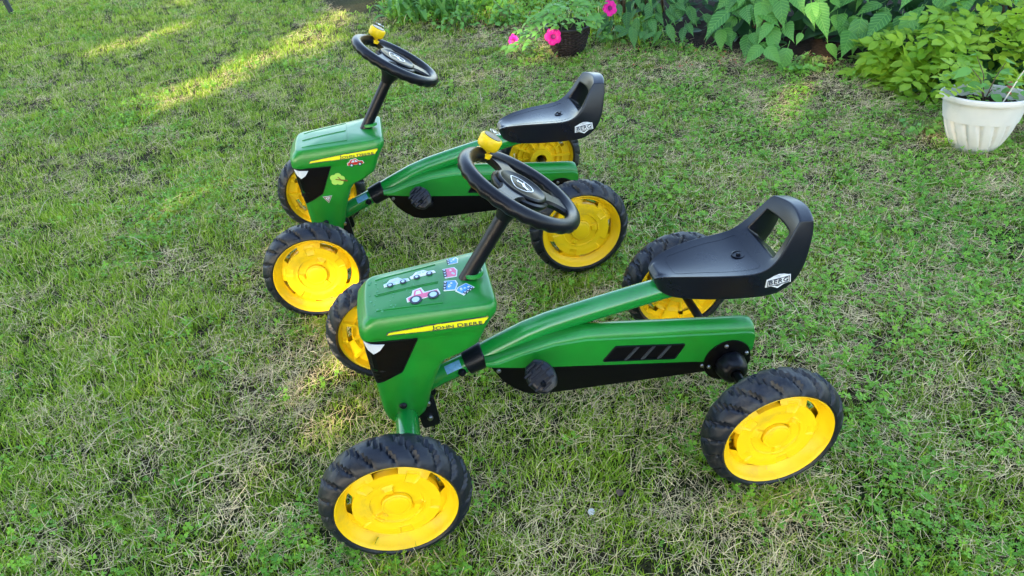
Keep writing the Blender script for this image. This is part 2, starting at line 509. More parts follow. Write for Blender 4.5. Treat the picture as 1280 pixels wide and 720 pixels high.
# ------------------------------------------------------------------ bonnet
def bonnet_levels():
    # z, x_front, x_rear, half width front, half width rear
    L = [(.098, .006, .036, .048, .047), (.110, .001, .048, .053, .052), (.125, -.007, .064, .056, .055), (.145, -.011, .0725, .058, .058),
         (.170, -.012, .078, .060, .061), (.206, -.013, .091, .061, .064), (.235, -.0145, .104, .062, .067), (.252, -.0155, .118, .0625, .070),
         (.262, -.016, .146, .063, .073), (.278, -.017, .170, .0635, .077), (.300, -.017, .180, .064, .081), (.3095, -.017, .184, .064, .083),
         (.3125, -.0215, .186, .0665, .085), (.320, -.0225, .190, .067, .0865), (.334, -.021, .202, .066, .0875), (.345, -.012, .204, .0645, .087), (.3505, -.006, .202, .0625, .085)]
    rows = []
    for z, xf, xr, wf, wr in L:
        fb = (xf + .004, 0)
        poly = [(xf + .0015, -wf), (xr, -wr), (xr, wr), (xf + .0015, wf), (xf - .002, 0)]
        rr = [.018, .022, .022, .018, .05]
        pts = round_poly(poly, rr, 6)
        rows.append([(x, y, z + .035 * x * smoothstep(.29, .345, z)) for x, y in pts])
    return rows

def make_bonnet():
    rows = bonnet_levels()
    top = rows[-1]; cx = .10
    for s, k in ((.99, .0022), (.965, .0036), (.93, .0042), (.88, .0046), (.86, .0052), (.75, .0072), (.6, .009), (.4, .0104), (.2, .011), (.0, .0112)):
        rows.append([(cx + (x - cx) * s, y * s, z0 + (.035 * (cx - x) * (1 - s)) + k * (.75 + 2.2 * max(-.1, min(.1, (x - cx) * s)))) for x, y, z0 in top])
    mb = MB(); mb.grid(rows, close_v=True)
    n = len(rows[0]); mb.f.append(tuple(range(n))); mb.m.append(0)
    me = mesh_from('bonnet', mb.v, mb.f, None, M['green'], 32)
    return me

BON = make_bonnet()
def bvh_of(me):
    bm = bmesh.new(); bm.from_mesh(me); b = BVHTree.FromBMesh(bm); bm.free(); return b
BVH = bvh_of(BON)

def bar2d(p, q, w):
    p, q = Vector(p), Vector(q); d = (q - p).normalized(); nrm = Vector((-d.y, d.x)) * w / 2
    v = [tuple(p - nrm), tuple(q - nrm), tuple(q + nrm), tuple(p + nrm)]
    return v, [(0, 1, 2, 3)]
def disc2d(c, r, n=16, sy=1.0, rot=0):
    v = []
    for k in range(n):
        a = 2 * PI * k / n; x, y = r * math.cos(a), r * sy * math.sin(a)
        v.append((c[0] + x * math.cos(rot) - y * math.sin(rot), c[1] + x * math.sin(rot) + y * math.cos(rot)))
    return v, [tuple(range(n))]
def poly2d(p): return list(p), [tuple(range(len(p)))]
def ring2d(c, r0, r1, n=24, sy=1.0):
    a, _ = disc2d(c, r0, n, sy); b, _ = disc2d(c, r1, n, sy)
    return a + b, [(k, (k + 1) % n, n + (k + 1) % n, n + k) for k in range(n)]
def outline2d(p, w):
    """closed line of width w along polygon p"""
    n = len(p); A = []; B = []
    for i in range(n):
        a, b, c = Vector(p[i - 1]), Vector(p[i]), Vector(p[(i + 1) % n])
        d1 = (b - a).normalized(); d2 = (c - b).normalized()
        t = (d1 + d2); t = t.normalized() if t.length > 1e-6 else d1
        nn = Vector((-t.y, t.x)); k = w / 2 / max(.35, nn.dot(Vector((-d1.y, d1.x))))
        A.append(tuple(b - nn * k)); B.append(tuple(b + nn * k))
    return A + B, [(i, (i + 1) % n, n + (i + 1) % n, n + i) for i in range(n)]

def decal(name, shapes, bvh, axis, parent, xf=None, maxlen=.012, off=.0008):
    """shapes: list of (verts, faces, material, lift); one mesh with several print colours"""
    mb = MB(); mats = []
    for sh in shapes:
        v, f, m, lift = sh
        if xf: v = [xf(*p) for p in v]
        if m not in mats: mats.append(m)
        P, F = drape(v, f, bvh, axis, off + lift * .0004, maxlen=maxlen)
        mb.add(P, F, mats.index(m))
    return mb.build(name, [M[k] for k in mats], parent, smooth=0, fix=False)

def xform(cx, cy, sc, ang=0, fx=1):
    ca, sa = math.cos(ang), math.sin(ang)
    return lambda a, b: (cx + sc * (a * fx * ca - b * sa), cy + sc * (a * fx * sa + b * ca))

def car_sticker(body, glass, wheel='dark_print', wc='pale'):
    hull = [(-1, -.25), (-1, .12), (-.75, .2), (-.45, .55), (.2, .58), (.5, .2), (.95, .12), (1.02, -.25)]
    sh = [(*poly2d([(x * 1.08, y * 1.12) for x, y in hull]), 'white', 0), (*poly2d(hull), body, 1),
          (*poly2d([(-.5, .18), (-.35, .45), (-.08, .47), (-.08, .18)]), glass, 2), (*poly2d([(.02, .18), (.02, .47), (.16, .46), (.36, .18)]), glass, 2)]
    for x in (-.55, .55):
        sh += [(*disc2d((x, -.25), .27), wheel, 3), (*disc2d((x, -.25), .14), wc, 4)]
    return sh
def tractor_sticker():
    sh = [(*poly2d([(-1.05, -.3), (-1.05, .1), (-.7, .25), (-.55, .75), (.0, .85), (.15, .3), (1.0, .3), (1.1, -.3)]), 'white', 0),
          (*poly2d([(-.95, -.25), (-.95, .05), (-.6, .15), (.9, .2), (1.0, -.25)]), 'pink', 1),
          (*poly2d([(-.6, .1), (-.45, .65), (-.05, .7), (.05, .1)]), 'pink', 1),
          (*poly2d([(-.45, .2), (-.36, .52), (-.13, .55), (-.08, .2)]), 'white', 2)]
    sh += [(*disc2d((-.5, -.3), .38), 'dark_print', 3), (*disc2d((-.5, -.3), .24), 'pale', 4), (*disc2d((.62, -.22), .36), 'dark_print', 3), (*disc2d((.62, -.22), .23), 'pale', 4)]
    return sh
def machine_sticker(col, seed):
    r = random.Random(seed)
    sh = [(*poly2d([(-1, -.8), (-1, .6), (-.3, .9), (1, .7), (1, -.7)]), 'white', 0),
          (*poly2d([(-.88, -.45), (-.85, .5), (-.25, .75), (.88, .6), (.88, -.5)]), col, 1)]
    for k in range(4):
        x, y = r.uniform(-.6, .5), r.uniform(-.3, .3)
        sh.append((*poly2d([(x, y), (x + .3, y), (x + .28, y + .25), (x + .04, y + .22)]), 'white' if k % 2 else 'pale', 2))
    for x in (-.55, .0, .55): sh.append((*disc2d((x, -.6), .22, 12), 'dark_print', 3)); sh.append((*disc2d((x, -.6), .11, 10), 'pale', 4))
    return sh

DEER = [(-.95, -.30), (-.60, -.08), (-.42, .02), (-.50, .22), (-.22, .16), (.10, .18), (.30, .30), (.34, .52), (.24, .72), (.42, .62), (.50, .80), (.56, .58),
        (.80, .62), (.92, .48), (.70, .44), (.56, .22), (.50, -.02), (.86, -.20), (.90, -.42), (.80, -.24), (.40, -.18), (.20, -.22), (-.12, -.20), (-.34, -.34), (-.80, -.62), (-.62, -.36)]

# ------------------------------------------------------------------ kart
def make_kart(label, kart_no):
    t = thing('pedal_kart', label, 'pedal kart', group='green and yellow pedal karts on the lawn')
    # wheels
    for x, sy in ((0, -1), (0, 1), (WB, -1), (WB, 1)):
        w = obj('wheel', HUB, t, (x, sy * T, R)); 
        spin = {(0, -1): 1.15, (0, 1): .4, (1, -1): 2.2, (1, 1): .9}[(int(x > 0), sy)] + kart_no * .7
        w.rotation_euler = (0, spin, 0) if sy < 0 else (PI, spin, 0)
        obj('tyre', TYRE, w); obj('rim', RIM, w)
    # front axle, stub plate
    mb = MB(); mb.tube([(.028, -.175, .126), (.028, .175, .126)], .0205, 28)
    mb.build('front_axle', M['green_paint'], t)
    for s_ in (-1, 1): MB().tube([(.010, s_ * .205, .122), (.010, s_ * .165, .126)], [.012, .016], 16).build('axle_stub', M['black'], t)
    mb = MB(); v, f = extrude_poly(round_poly([(.045, .165), (.080, .150), (.085, .085), (.052, .080)], .008), -.045, -.035); mb.add(v, f)
    v, f = extrude_poly(round_poly([(.045, .165), (.080, .150), (.085, .085), (.052, .080)], .008), .035, .045); mb.add(v, f)
    mb.box((.046, -.036, .10), (.056, .036, .16))
    br = mb.build('axle_bracket', M['black'], t, bevel=.0008)
    for z in (.105, .140):
        MB().lathe([(.0, -.004), (.004, -.0035), (.0055, -.001), (.0055, .003)], 12, c=(.068, -.046, z)).build('bolt', M['steel'], br)
    # neck tube from the bonnet to the collar
    MB().tube([(.035, 0, .135), (.10, 0, .164), (.176, 0, .193)], .0185, 28).build('neck_tube', M['green_paint'], t)
    nb = MB().tube([(.146, 0, .1815), (.1475, 0, .182), (.180, 0, .195), (.1815, 0, .1955)], [.020, .0235, .0245, .0225], 32, caps=True)
    col = nb.build('collar', M['black'], t)
    MB().lathe([(.0, -.006), (.005, -.0055), (.0075, -.002), (.0075, .004)], 16, c=(.136, -.0195, .176)).build('bolt', M['black'], col)
    # upper frame tube, curved up to the seat
    pts = [(.176, 0, .193), (.20, 0, .2035), (.23, 0, .216), (.26, 0, .2285), (.30, 0, .2405), (.34, 0, .249), (.38, 0, .2565), (.42, 0, .2635), (.47, 0, .272), (.53, 0, .2815), (.60, 0, .290)]
    MB().tube(pts, [.0225, .0225, .0225, .022, .0215, .021, .021, .0208, .0205, .020, .019], 36).build('frame_tube', M['green_paint'], t)
    # chain guard: long shell with a rounded top
    st = [(.178, .198, .2055), (.190, .197, .2075), (.205, .194, .2105), (.24, .186, .2200), (.30, .176, .2330), (.36, .166, .2385), (.42, .156, .234), (.50, .143, .223),
          (.56, .133, .2150), (.60, .124, .209), (.64, .126, .2040), (.660, .129, .2015), (.670, .133, .199), (.675, .140, .195), (.677, .150, .188)]
    rows = []
    for x, zb, zt in st:
        k = .93 if x < .19 else 1
        yn, yf = -.045 * k, -.003
        h = zt - zb; c = min(.007 + .013 * smoothstep(.24, .45, x), h * .45)
        row = [(yn, zb), (yn, zb + (h - c) * .5), (yn, zt - c - .0008), (yn + .0022, zt - c + .0015)]
        for q in range(1, 6):
            a = PI / 2 * q / 5
            row.append((yn + .0022 + c * 1.0 * (1 - math.cos(a)), zt - c + .0015 + (c - .0015) * math.sin(a)))
        for q in range(0, 5):
            a = PI / 2 * (1 - q / 4)
            row.append((yf - c * (1 - math.cos(a)), zt - c + c * math.sin(a)))
        row.append((yf, zb))
        rows.append([(x, y, z) for y, z in row])
    mb = MB(); mb.grid(rows, close_v=True)
    nc = len(rows[0])
    mb.add(rows[0], [tuple(range(nc))]); mb.add(rows[-1], [tuple(range(nc))[::-1]])
    guard = mb.build('chain_guard', M['green'], t, smooth=26)
    gb = bvh_of(guard.data)
    # air vent in the guard
    def gside(poly, name, m, parent, y=-.0458, th=.002, bev=0):
        v, f = extrude_poly(poly, y, y + th); mb = MB(); mb.add(v, f)
        return mb.build(name, m, parent, bevel=bev)
    q = [(.388, .1715), (.411, .200), (.541, .1795), (.523, .150)]
    vf = MB()
    v, f = outline2d(round_poly(q, .003, 2), .0022)
    P = [(a, -.0475, b) for a, b in v] + [(a, -.0445, b) for a, b in v]; n = len(v) // 2
    F = [tuple(g) for g in f] + [(i, (i + 1) % n, 2 * n + (i + 1) % n, 2 * n + i) for i in range(n)] + [(n + i, n + (i + 1) % n, 3 * n + (i + 1) % n, 3 * n + i) for i in range(n)]
    vf.add(P, F)
    vent = vf.build('vent', M['black'], guard, smooth=0)
    gside(q, 'vent_back', M['gloss'], guard, -.0456, .001)
    def lerp(a, b, u): return (a[0] + (b[0] - a[0]) * u, a[1] + (b[1] - a[1]) * u)
    for u in (.30, .53, .76):
        a, b = lerp(q[0], q[3], u - .02), lerp(q[1], q[2], u + .005); a2, b2 = lerp(q[0], q[3], u), lerp(q[1], q[2], u + .02)
        a, b = lerp(a, b, .05), lerp(a, b, .95); a2, b2 = lerp(a2, b2, .05), lerp(a2, b2, .95)
        mb = MB(); P = [(a[0], -.0488, a[1]), (b[0], -.0488, b[1]), (b2[0], -.0480, b2[1]), (a2[0], -.0480, a2[1])]
        P += [(p[0] + (.006 if i_ > 1 else 0), -.0458, p[2]) for i_, p in enumerate(P)]
        mb.add(P, [(0, 1, 2, 3), (3, 2, 6, 7), (0, 3, 7, 4), (1, 5, 6, 2), (0, 4, 5, 1)])
        mb.build('vent_slat', M['grey'], guard, smooth=0)
    # black pan below the guard
    pan = [(.184, .200), (.192, .185), (.205, .160), (.222, .141), (.242, .124), (.262, .1165), (.30, .1125), (.395, .109), (.50, .1045), (.598, .1005), (.655, .105), (.655, .14),
           (.575, .150), (.44, .17), (.30, .19), (.21, .205)]
    v, f = extrude_poly(pan, -.0430, -.004); mb = MB(); mb.add(v, f)
    pn = mb.build('guard_pan', M['gloss'], t, bevel=.002)
    for x, z in ((.199, .186), (.58, .118)):
        MB().lathe([(.0, -.003), (.003, -.0026), (.0046, -.0005), (.0046, .002)], 12, c=(x, -.0435, z)).build('screw', M['steel'], pn)
    # bearing flange and boot on both sides
    for s in (-1, 1):
        y0 = -.0455 if s < 0 else -.002
        fl = MB().lathe([(0, s * .003), (.040, s * .003), (.0455, s * .0018), (.0465, -s * .002), (.0465, -s * .01)], 48, c=(WB - .002, y0, R + .004)).build('axle_flange', M['gloss'], t)
        if s < 0:
            for a in (100, 20, 190, 260, 320):
                MB().lathe([(.0, -.003), (.0028, -.0026), (.0042, -.0005), (.0042, .002)], 10,
                           c=(WB - .002 + .037 * math.cos(rad(a)), y0 - .004, R + .004 + .037 * math.sin(rad(a)))).build('screw', M['steel'], fl)
        prof = [(.024, 0), (.0285, s * .004), (.0295, s * .008), (.0285, s * .015), (.0265, s * .025), (.023, s * .032), (.017, s * .036), (.0125, s * .0365), (.010, s * .035)]
        bt = MB(); nn = 40; rws = []
        for r, h in prof:
            rws.append([(WB + (r * (1 - .05 * (k % 5 == 0))) * math.cos(2 * PI * k / nn), y0 + s * .003 + h, R + (r * (1 - .05 * (k % 5 == 0))) * math.sin(2 * PI * k / nn)) for k in range(nn)])
        bt.grid(rws, close_v=True); bt.build('axle_boot', M['black'], t)
    MB().tube([(WB, -T + .03, R), (WB, T - .03, R)], .0085, 20).build('rear_axle', M['gloss'], t)
    # cranks and pedals
    for s in (-1, 1):
        mb = MB()
        cz = .160; cx0 = .288; px = .266 if s < 0 else .310; pz = .197 if s < 0 else .123
        ys = -.050 if s < 0 else .006
        mb.tube([(cx0, s * .03, cz), (cx0, ys + s * .006, cz)], .008, 14)
        mb.tube([(cx0, ys + s * .006, cz), (px, ys + s * .010, pz)], .006, 12)
        mb.tube([(px, ys + s * .008, pz), (px, ys + s * .06, pz)], .0045, 10)
        mb.build('crank', M['black'], t)
        # oval ribbed block
        mb = MB(); rws = []
        for i in range(13):
            u = i / 12; w = math.sin(PI * min(1, max(0, u * .9 + .05))) ** .45
            rws.append([((.026 * w) * math.cos(2 * PI * k / 28), (u - .5) * .058, (.0125 * w) * max(-1, min(1, 1.35 * math.sin(2 * PI * k / 28)))) for k in range(28)])
        mb.grid(rws, close_v=True); mb.add(rws[0], [tuple(range(28))]); mb.add(rws[-1], [tuple(range(28))[::-1]])
        pd = mb.build('pedal', M['tyre'], t, (px, ys + s * .038, pz), (rad(38 if s < 0 else 0), rad(-35), rad(10)))
        rb = MB()
        for i in range(-3, 4):
            zz = .0128
            y = i * .0072; ww = .024 * math.sqrt(max(0, 1 - (y / .031) ** 2))
            if i % 2 == 0:
                rb.box((-ww, y - .0016, zz - .002), (ww * -.25, y + .0016, zz + .0015)); rb.box((ww * .1, y - .0016, zz - .002), (ww, y + .0016, zz + .0015))
            else:
                rb.box((-ww * .6, y - .0016, zz - .002), (ww * .5, y + .0016, zz + .0015))
        rb.build('pedal_tread', M['tyre'], pd)
    # seat
    st = [((.486, .3120), (.490, .298), .016, .014), ((.494, .3220), (.497, .286), .027, .025), ((.514, .3265), (.516, .280), .039, .035), ((.55, .3300), (.55, .2785), .0535, .048),
          ((.60, .3300), (.60, .277), .066, .060), ((.640, .3290), (.645, .277), .0715, .066), ((.664, .3335), (.692, .275), .0715, .0675), ((.681, .347), (.726, .300), .069, .066),
          ((.693, .362), (.740, .332), .064, .062), ((.7065, .384), (.7460, .366), .057, .056), ((.7165, .3985), (.7500, .386), .0515, .0510), ((.723, .4065), (.749, .4035), .048, .047)]
    V = []; ncol = 9
    us = [-1, -.93, -.74, -.36, 0, .36, .74, .93, 1]
    for ti in (0, 1):
        for i, (a, b, wt, wb) in enumerate(st):
            (x, z) = (a, b)[ti]; w = (wt, wb)[ti]
            for u in us:
                tu = .50 if (ti == 1 and 7 <= i <= 9 and abs(u) < .9) else 0
                dish = 0
                if ti == 0 and 2 <= i <= 7: dish = -.006 * (1 - u * u)
                bow = .010 * (1 - u * u) * smoothstep(.66, .70, x) if i >= 6 else 0
                x_, z_ = (x + (a[0] - x) * tu, z + (a[1] - z) * tu)
                V.append((x_ + bow, u * w, z_ + dish + (.006 * (1 - u * u) if i >= 10 else 0)))
    ns = len(st); off = ns * ncol
    idx = lambda ti, i, j: ti * off + i * ncol + j
    hole = {(i, j) for i in (7, 8) for j in (2, 3, 4, 5)}
    F = []
    cells = [(i, j) for i in range(ns - 1) for j in range(ncol - 1)]
    for i, j in cells:
        if (i, j) in hole: continue
        F.append((idx(0, i, j), idx(0, i + 1, j), idx(0, i + 1, j + 1), idx(0, i, j + 1)))
        F.append((idx(1, i, j), idx(1, i, j + 1), idx(1, i + 1, j + 1), idx(1, i + 1, j)))
    solid = set(cells) - hole
    for i, j in solid:
        for di, dj, e in ((-1, 0, ((i, j), (i, j + 1))), (1, 0, ((i + 1, j), (i + 1, j + 1))), (0, -1, ((i, j), (i + 1, j))), (0, 1, ((i, j + 1), (i + 1, j + 1)))):
            if (i + di, j + dj) not in solid:
                (a, b), (c, d) = e
                F.append((idx(0, a, b), idx(0, c, d), idx(1, c, d), idx(1, a, b)))
    mb = MB(); mb.add(V, F)
    seat = mb.build('seat', M['seat'], t, smooth=0)
    me = seat.data; crease = me.attributes.new('crease_edge', 'FLOAT', 'EDGE')
    vals = []
    for e in me.edges:
        a, b = e.vertices
        ta, tb = 0, 0
        vals.append(0.0)
    bm = bmesh.new(); bm.from_mesh(me)
    for e in bm.edges:
        if len(e.link_faces) == 2 and e.calc_face_angle(0) > rad(50): vals[e.index] = .72
    bm.free(); crease.data.foreach_set('value', vals)
    md = seat.modifiers.new('sub', 'SUBSURF'); md.levels = 3; md.render_levels = 3
    apply_mods(seat); seat.data.shade_smooth()
    sb = bvh_of(seat.data)
    # inset line on the seat pad and recess with bolt
    decal('pad_line', [(*outline2d(round_poly([(.52, -.028), (.60, -.048), (.662, -.056), (.664, .056), (.60, .048), (.52, .028)], .01, 3), .0012), 'seat', 0)], sb, 'top', seat, maxlen=.01, off=.0003)
    bz = sb.ray_cast(Vector((.646, 0, .6)), Vector((0, 0, -1)))[0].z
    MB().lathe([(.0125, -.002), (.0125, .0012), (.0105, .0016), (.0098, -.0004), (.0045, -.0006), (.0042, .0012), (.0, .0014)], 28, axis='z', c=(.646, 0, bz)).build('seat_bolt', M['black'], seat)
    MB().lathe([(.0, .0042), (.0035, .0038), (.0042, .001)], 6, axis='z', c=(.646, 0, bz)).build('bolt_head', M['black'], seat)
    # maker's badge on the near side of the seat
    sh = []
    tv, tf = text_mesh('BERG', .0135, bold=.00012, space=1.12)
    xs = [p[0] for p in tv]; sx = .034 / (max(xs) - min(xs))
    tv = [(a * sx, b * .86 - .0004) for a, b in tv]
    sh = [(*outline2d([(-.016, .0078), (-.009, .0105), (0, .0122), (.009, .0105), (.016, .0078)] + [(.0085, .0082), (0, .0092), (-.0085, .0082)], .0016), 'white', 0),
          (*poly2d([(-.0125, -.008), (0, -.0150), (.0125, -.008), (.009, -.008), (0, -.0120), (-.009, -.008)]), 'white', 0),
          (*poly2d([(-.0225, -.0082), (-.0212, .0072), (.0212, .0072), (.0225, -.0082)]), 'white', 1),
          (*outline2d([(-.0196, -.0062), (-.0188, .0052), (.0188, .0052), (.0196, -.0062)], .0008), 'dark_print', 4),
          (tv, tf, 'dark_print', 4)]
    decal('seat_badge', sh, sb, 'side', seat, xform(.690, .307, 1.05, rad(3)), maxlen=.02)
    # embossed mark on the backrest
    rb = MB()
    e1 = Vector((0, 1, 0)); pz = Vector((.7135, 0, .3945)); e2 = Vector((.5, 0, .86)).normalized(); en = Vector((-.86, 0, .5))
    # bonnet
    bon = obj('bonnet', BON, t)
    # raised panel lines on the lid
    ln = []
    for v, f in (bar2d((.012, -.045), (.118, -.058), .002), bar2d((.012, .045), (.118, .058), .002), bar2d((.010, 0), (.118, 0), .0022), bar2d((.118, -.059), (.118, .059), .002),
                 bar2d((.012, -.004), (.116, -.004), .001)):
        ln.append((v, f, 'green', 1))
    decal('panel_line', ln, BVH, 'top', bon, maxlen=.01, off=.0007)
    MB().lathe([(.0175, .000), (.0168, .005), (.0145, .0065), (.012, .004)], 28, axis='z', c=(.176, 0, .368)).build('column_ring', M['green'], bon)
    for s in (-1, 1):
        # headlight panel, lamp and stripe on each side
        bv = BVH
        def mirror_decal(name, shapes, **k):
            o = decal(name, shapes, BVH, 'side', bon, **k)
            if s > 0:
                for vt in o.data.vertices: vt.co.y *= -1
                o.data.flip_normals()
            return o
        pnl = round_poly([(-.0155, .3085), (.0705, .3085), (.0655, .2995), (.0360, .2385), (-.0085, .2165), (-.0145, .250)], [.001, .003, .003, .003, .003, .003], 2)
        mirror_decal('headlight_panel', [(*poly2d(pnl), 'gloss', 1)], off=.0012)
        mirror_decal('panel_edge', [(*outline2d(pnl, .0013), 'black', 3)], off=.0010)
        mirror_decal('headlight', [(*poly2d([(-.0150, .3065), (.0160, .3035), (.0070, .2920), (-.0035, .2850), (-.0110, .2930)]), 'lamp', 4)], off=.0014)
        stripe = round_poly([(.022, .3225), (.0255, .3275), (.100, .3350), (.1875, .3405), (.1785, .3268), (.100, .3235)], [.001, .001, .001, .002, .002, .001], 1)
        mirror_decal('name_stripe', [(*outline2d(stripe, .0018), 'dark_print', 1), (*poly2d(stripe), 'sticky', 1)])
        v, f = small_caps(['JOHN', 'DEERE'], .0082)
        wd = max(p[0] for p in v) - min(p[0] for p in v)
        k = .080 / wd
        fl = -1 if s > 0 else 1
        v = [(p[0] * k * fl, p[1] * .98) for p in v]
        mirror_decal('lettering', [([xform(.1385, .3262, 1, rad(2.0))(*p) for p in v], f, 'dark_print', 3)], maxlen=.03)
        for bx, bz_ in ((.026, .158),):
            o = MB().lathe([(.0, -.005), (.004, -.0045), (.0065, -.002), (.007, .002)], 16, c=(bx, -.0605, bz_)).build('bolt', M['black'], bon)
            if s > 0: o.location = (0, .121, 0)
    # front grille between the headlight panels
    mb = MB()
    for k in range(6):
        z = .226 + k * .0125; mb.box((-.0185, -.034, z), (-.0135, .034, z + .007))
    mb.build('grille', M['gloss'], bon)
    # steering column, wheel
    n = Vector((math.sin(.583), 0, math.cos(.583))); hub = Vector((.2637, 0, .5122))
    MB().tube([hub - n * .185, hub - n * .155, hub - n * .02], .0127, 24).build('steering_column', M['black'], t)
    u = Vector((math.cos(.583), 0, -math.sin(.583))); v = Vector((0, 1, 0))
    rot = Matrix((u, v, n)).transposed().to_4x4().to_euler()
    RR = .0965
    rows = []; nn = 144
    for k in range(nn):
        a = 2 * PI * k / nn
        # finger grips on the underside
        gr = .0009 * math.cos(a * 26)
        row = []
        for q in range(16):
            b = 2 * PI * q / 16
            rr = .0122 + (gr if math.sin(b) < -.1 else 0)
            row.append(((RR + rr * math.cos(b)) * math.cos(a), (RR + rr * math.cos(b)) * math.sin(a), rr * .95 * math.sin(b)))
        rows.append(row)
    mb = MB(); mb.grid(rows, close_u=True, close_v=True)
    sw = mb.build('steering_wheel', M['black'], t, hub, rot, smooth=60)
    for ang in (108, 6, 236):
        a = rad(ang); d = Vector((math.cos(a), math.sin(a), 0)); e = Vector((-d.y, d.x, 0))
        mb = MB(); rws = []
        for i in range(7):
            uu = i / 6; r0 = .035 + (.092 - .035) * uu
            w = .0165 + .010 * (2 * uu - 1) ** 2; z0 = .004 - .004 * uu; th = .006
            c = d * r0
            rws.append([c - e * w + Vector((0, 0, z0 - .002)), c - e * w * .82 + Vector((0, 0, z0 + .0025)), c + e * w * .82 + Vector((0, 0, z0 + .0025)), c + e * w + Vector((0, 0, z0 - .002)),
                        c + e * w * .8 + Vector((0, 0, z0 - th - .003)), c - e * w * .8 + Vector((0, 0, z0 - th - .003))])
        mb.grid(rws, close_v=True); mb.build('spoke', M['black'], sw, smooth=35)
    MB().lathe([(.012, -.060), (.016, -.045), (.030, -.022), (.046, -.010), (.0505, -.003), (.050, .001), (.046, .003), (.0445, .0025)], 48, axis='z').build('wheel_hub', M['black'], sw)
    MB().lathe([(.0445, .001), (.0440, .006), (.041, .0085), (.0385, .0085), (.0365, .0070), (.0, .0070)], 48, axis='z').build('hub_cap', M['gloss'], sw)
    # badge: shield outline with a leaping deer
    mb = MB(); shield = round_poly([(-.020, .016), (0, .0185), (.020, .016), (.021, .0), (.010, -.015), (0, -.0185), (-.010, -.015), (-.021, 0)], .006, 3)
    # badge is turned so that its top points away from the rider
    def bt(a, b, z): return (-b * 1.08, a * 1.08, z)
    v2, f2 = outline2d(shield, .0016); mb.add([bt(a, b, .0078) for a, b in v2], f2)
    v2, f2 = subdivide_2d(*poly2d([(a * .0145, b * .0145 - .002) for a, b in DEER]), .02); mb.add([bt(a, b, .0078) for a, b in v2], f2)
    ob = mb.build('badge', M['white'], sw, smooth=0)
    for q in (60, 150, 240, 330):
        pass
    # yellow knob with black face on the rim
    a = rad(124); kc = Vector((math.cos(a) * .097, math.sin(a) * .097, -.006))
    mb = MB(); mb.lathe([(.0085, .004), (.0095, .018), (.0165, .020), (.0185, .023), (.0190, .037), (.0175, .0395), (.0150, .0405), (.0145, .0395)], 36, axis='z', c=kc)
    kn = mb.build('knob', M['yellow'], sw)
    mb = MB(); mb.lathe([(.0150, .0385), (.0145, .0412), (.0, .0422)], 30, axis='z', c=kc); mb.build('knob_face', M['gloss'], sw)
    mb = MB()
    v2, f2 = ring2d((kc.x, kc.y), .0085, .0096, 24, .9); mb.add([(a_, b_, .0428) for a_, b_ in v2], f2)
    v2, f2 = poly2d([(kc.x - .004, kc.y - .005), (kc.x + .004, kc.y), (kc.x - .004, kc.y + .005)]); mb.add([(a_, b_, .0428) for a_, b_ in v2], f2)
    mb.build('knob_mark', M['lamp'], sw, smooth=0)
    mb = MB(); mb.lathe([(.0150, .006), (.0145, .0125), (.0100, .0140)], 24, axis='z', c=kc); mb.build('knob_clamp', M['yellow'], sw)
    # blue label on the neck tube
    pts = []
    mb = MB(); rws = []
    ax0, ax1 = Vector((.112, 0, .1685)), Vector((.140, 0, .1790))
    tt = (ax1 - ax0).normalized(); aa = tt.cross(Vector((0, 1, 0))); 
    if aa.z < 0: aa = -aa
    for i in range(4):
        c = ax0.lerp(ax1, i / 3)
        rws.append([c + (Vector((0, -1, 0)) * math.sin(rad(q)) + aa * math.cos(rad(q))) * .0190 for q in range(20, 76, 8)])
    mb.grid(rws); lb = mb.build('tube_label', M['label_blue'], t, smooth=60)
    return t, bon

k1, bon1 = make_kart('nearer green and yellow pedal kart, its green bonnet covered in pink and blue vehicle stickers', 0)
k2, bon2 = make_kart('farther green and yellow pedal kart with red car and tree stickers on its bonnet', 1)
# nearer kart: stickers on top of the bonnet
decal('car_sticker', car_sticker('pale', 'lamp'), BVH, 'top', bon1, xform(.048, .023, .020, rad(4)))
decal('car_sticker', car_sticker('white', 'pale'), BVH, 'top', bon1, xform(.093, .031, .020, rad(8)))
decal('tractor_sticker', tractor_sticker(), BVH, 'top', bon1, xform(.089, -.031, .026, rad(4)))
decal('machine_sticker', machine_sticker('blue', 3), BVH, 'top', bon1, xform(.147, .058, .012, rad(-90)))
decal('machine_sticker', machine_sticker('pink', 5), BVH, 'top', bon1, xform(.139, .019, .0145, rad(-90)))
decal('machine_sticker', machine_sticker('blue', 7), BVH, 'top', bon1, xform(.135, -.019, .014, rad(-100)))
decal('machine_sticker', machine_sticker('blue', 9), BVH, 'top', bon1, xform(.157, -.035, .0135, rad(40)))
M['residue'] = mat('sticker_residue', (.10, .36, .16), .6, noise=.2)
fl = []
for i in range(34):
    x_ = random.uniform(.0, .045) if i < 26 else random.uniform(.0, .09); y_ = random.uniform(-.058, .045); r_ = random.uniform(.0006, .0019)
    fl.append((*poly2d([(x_ + r_ * random.uniform(.5, 1.6) * math.cos(k_), y_ + r_ * random.uniform(.5, 1.6) * math.sin(k_)) for k_ in (0, 1, 2.1, 3.2, 4.2, 5.3)]), 'residue', 0))
decal('sticker_residue', fl, BVH, 'top', bon1, off=.0006)['kind'] = 'stuff'
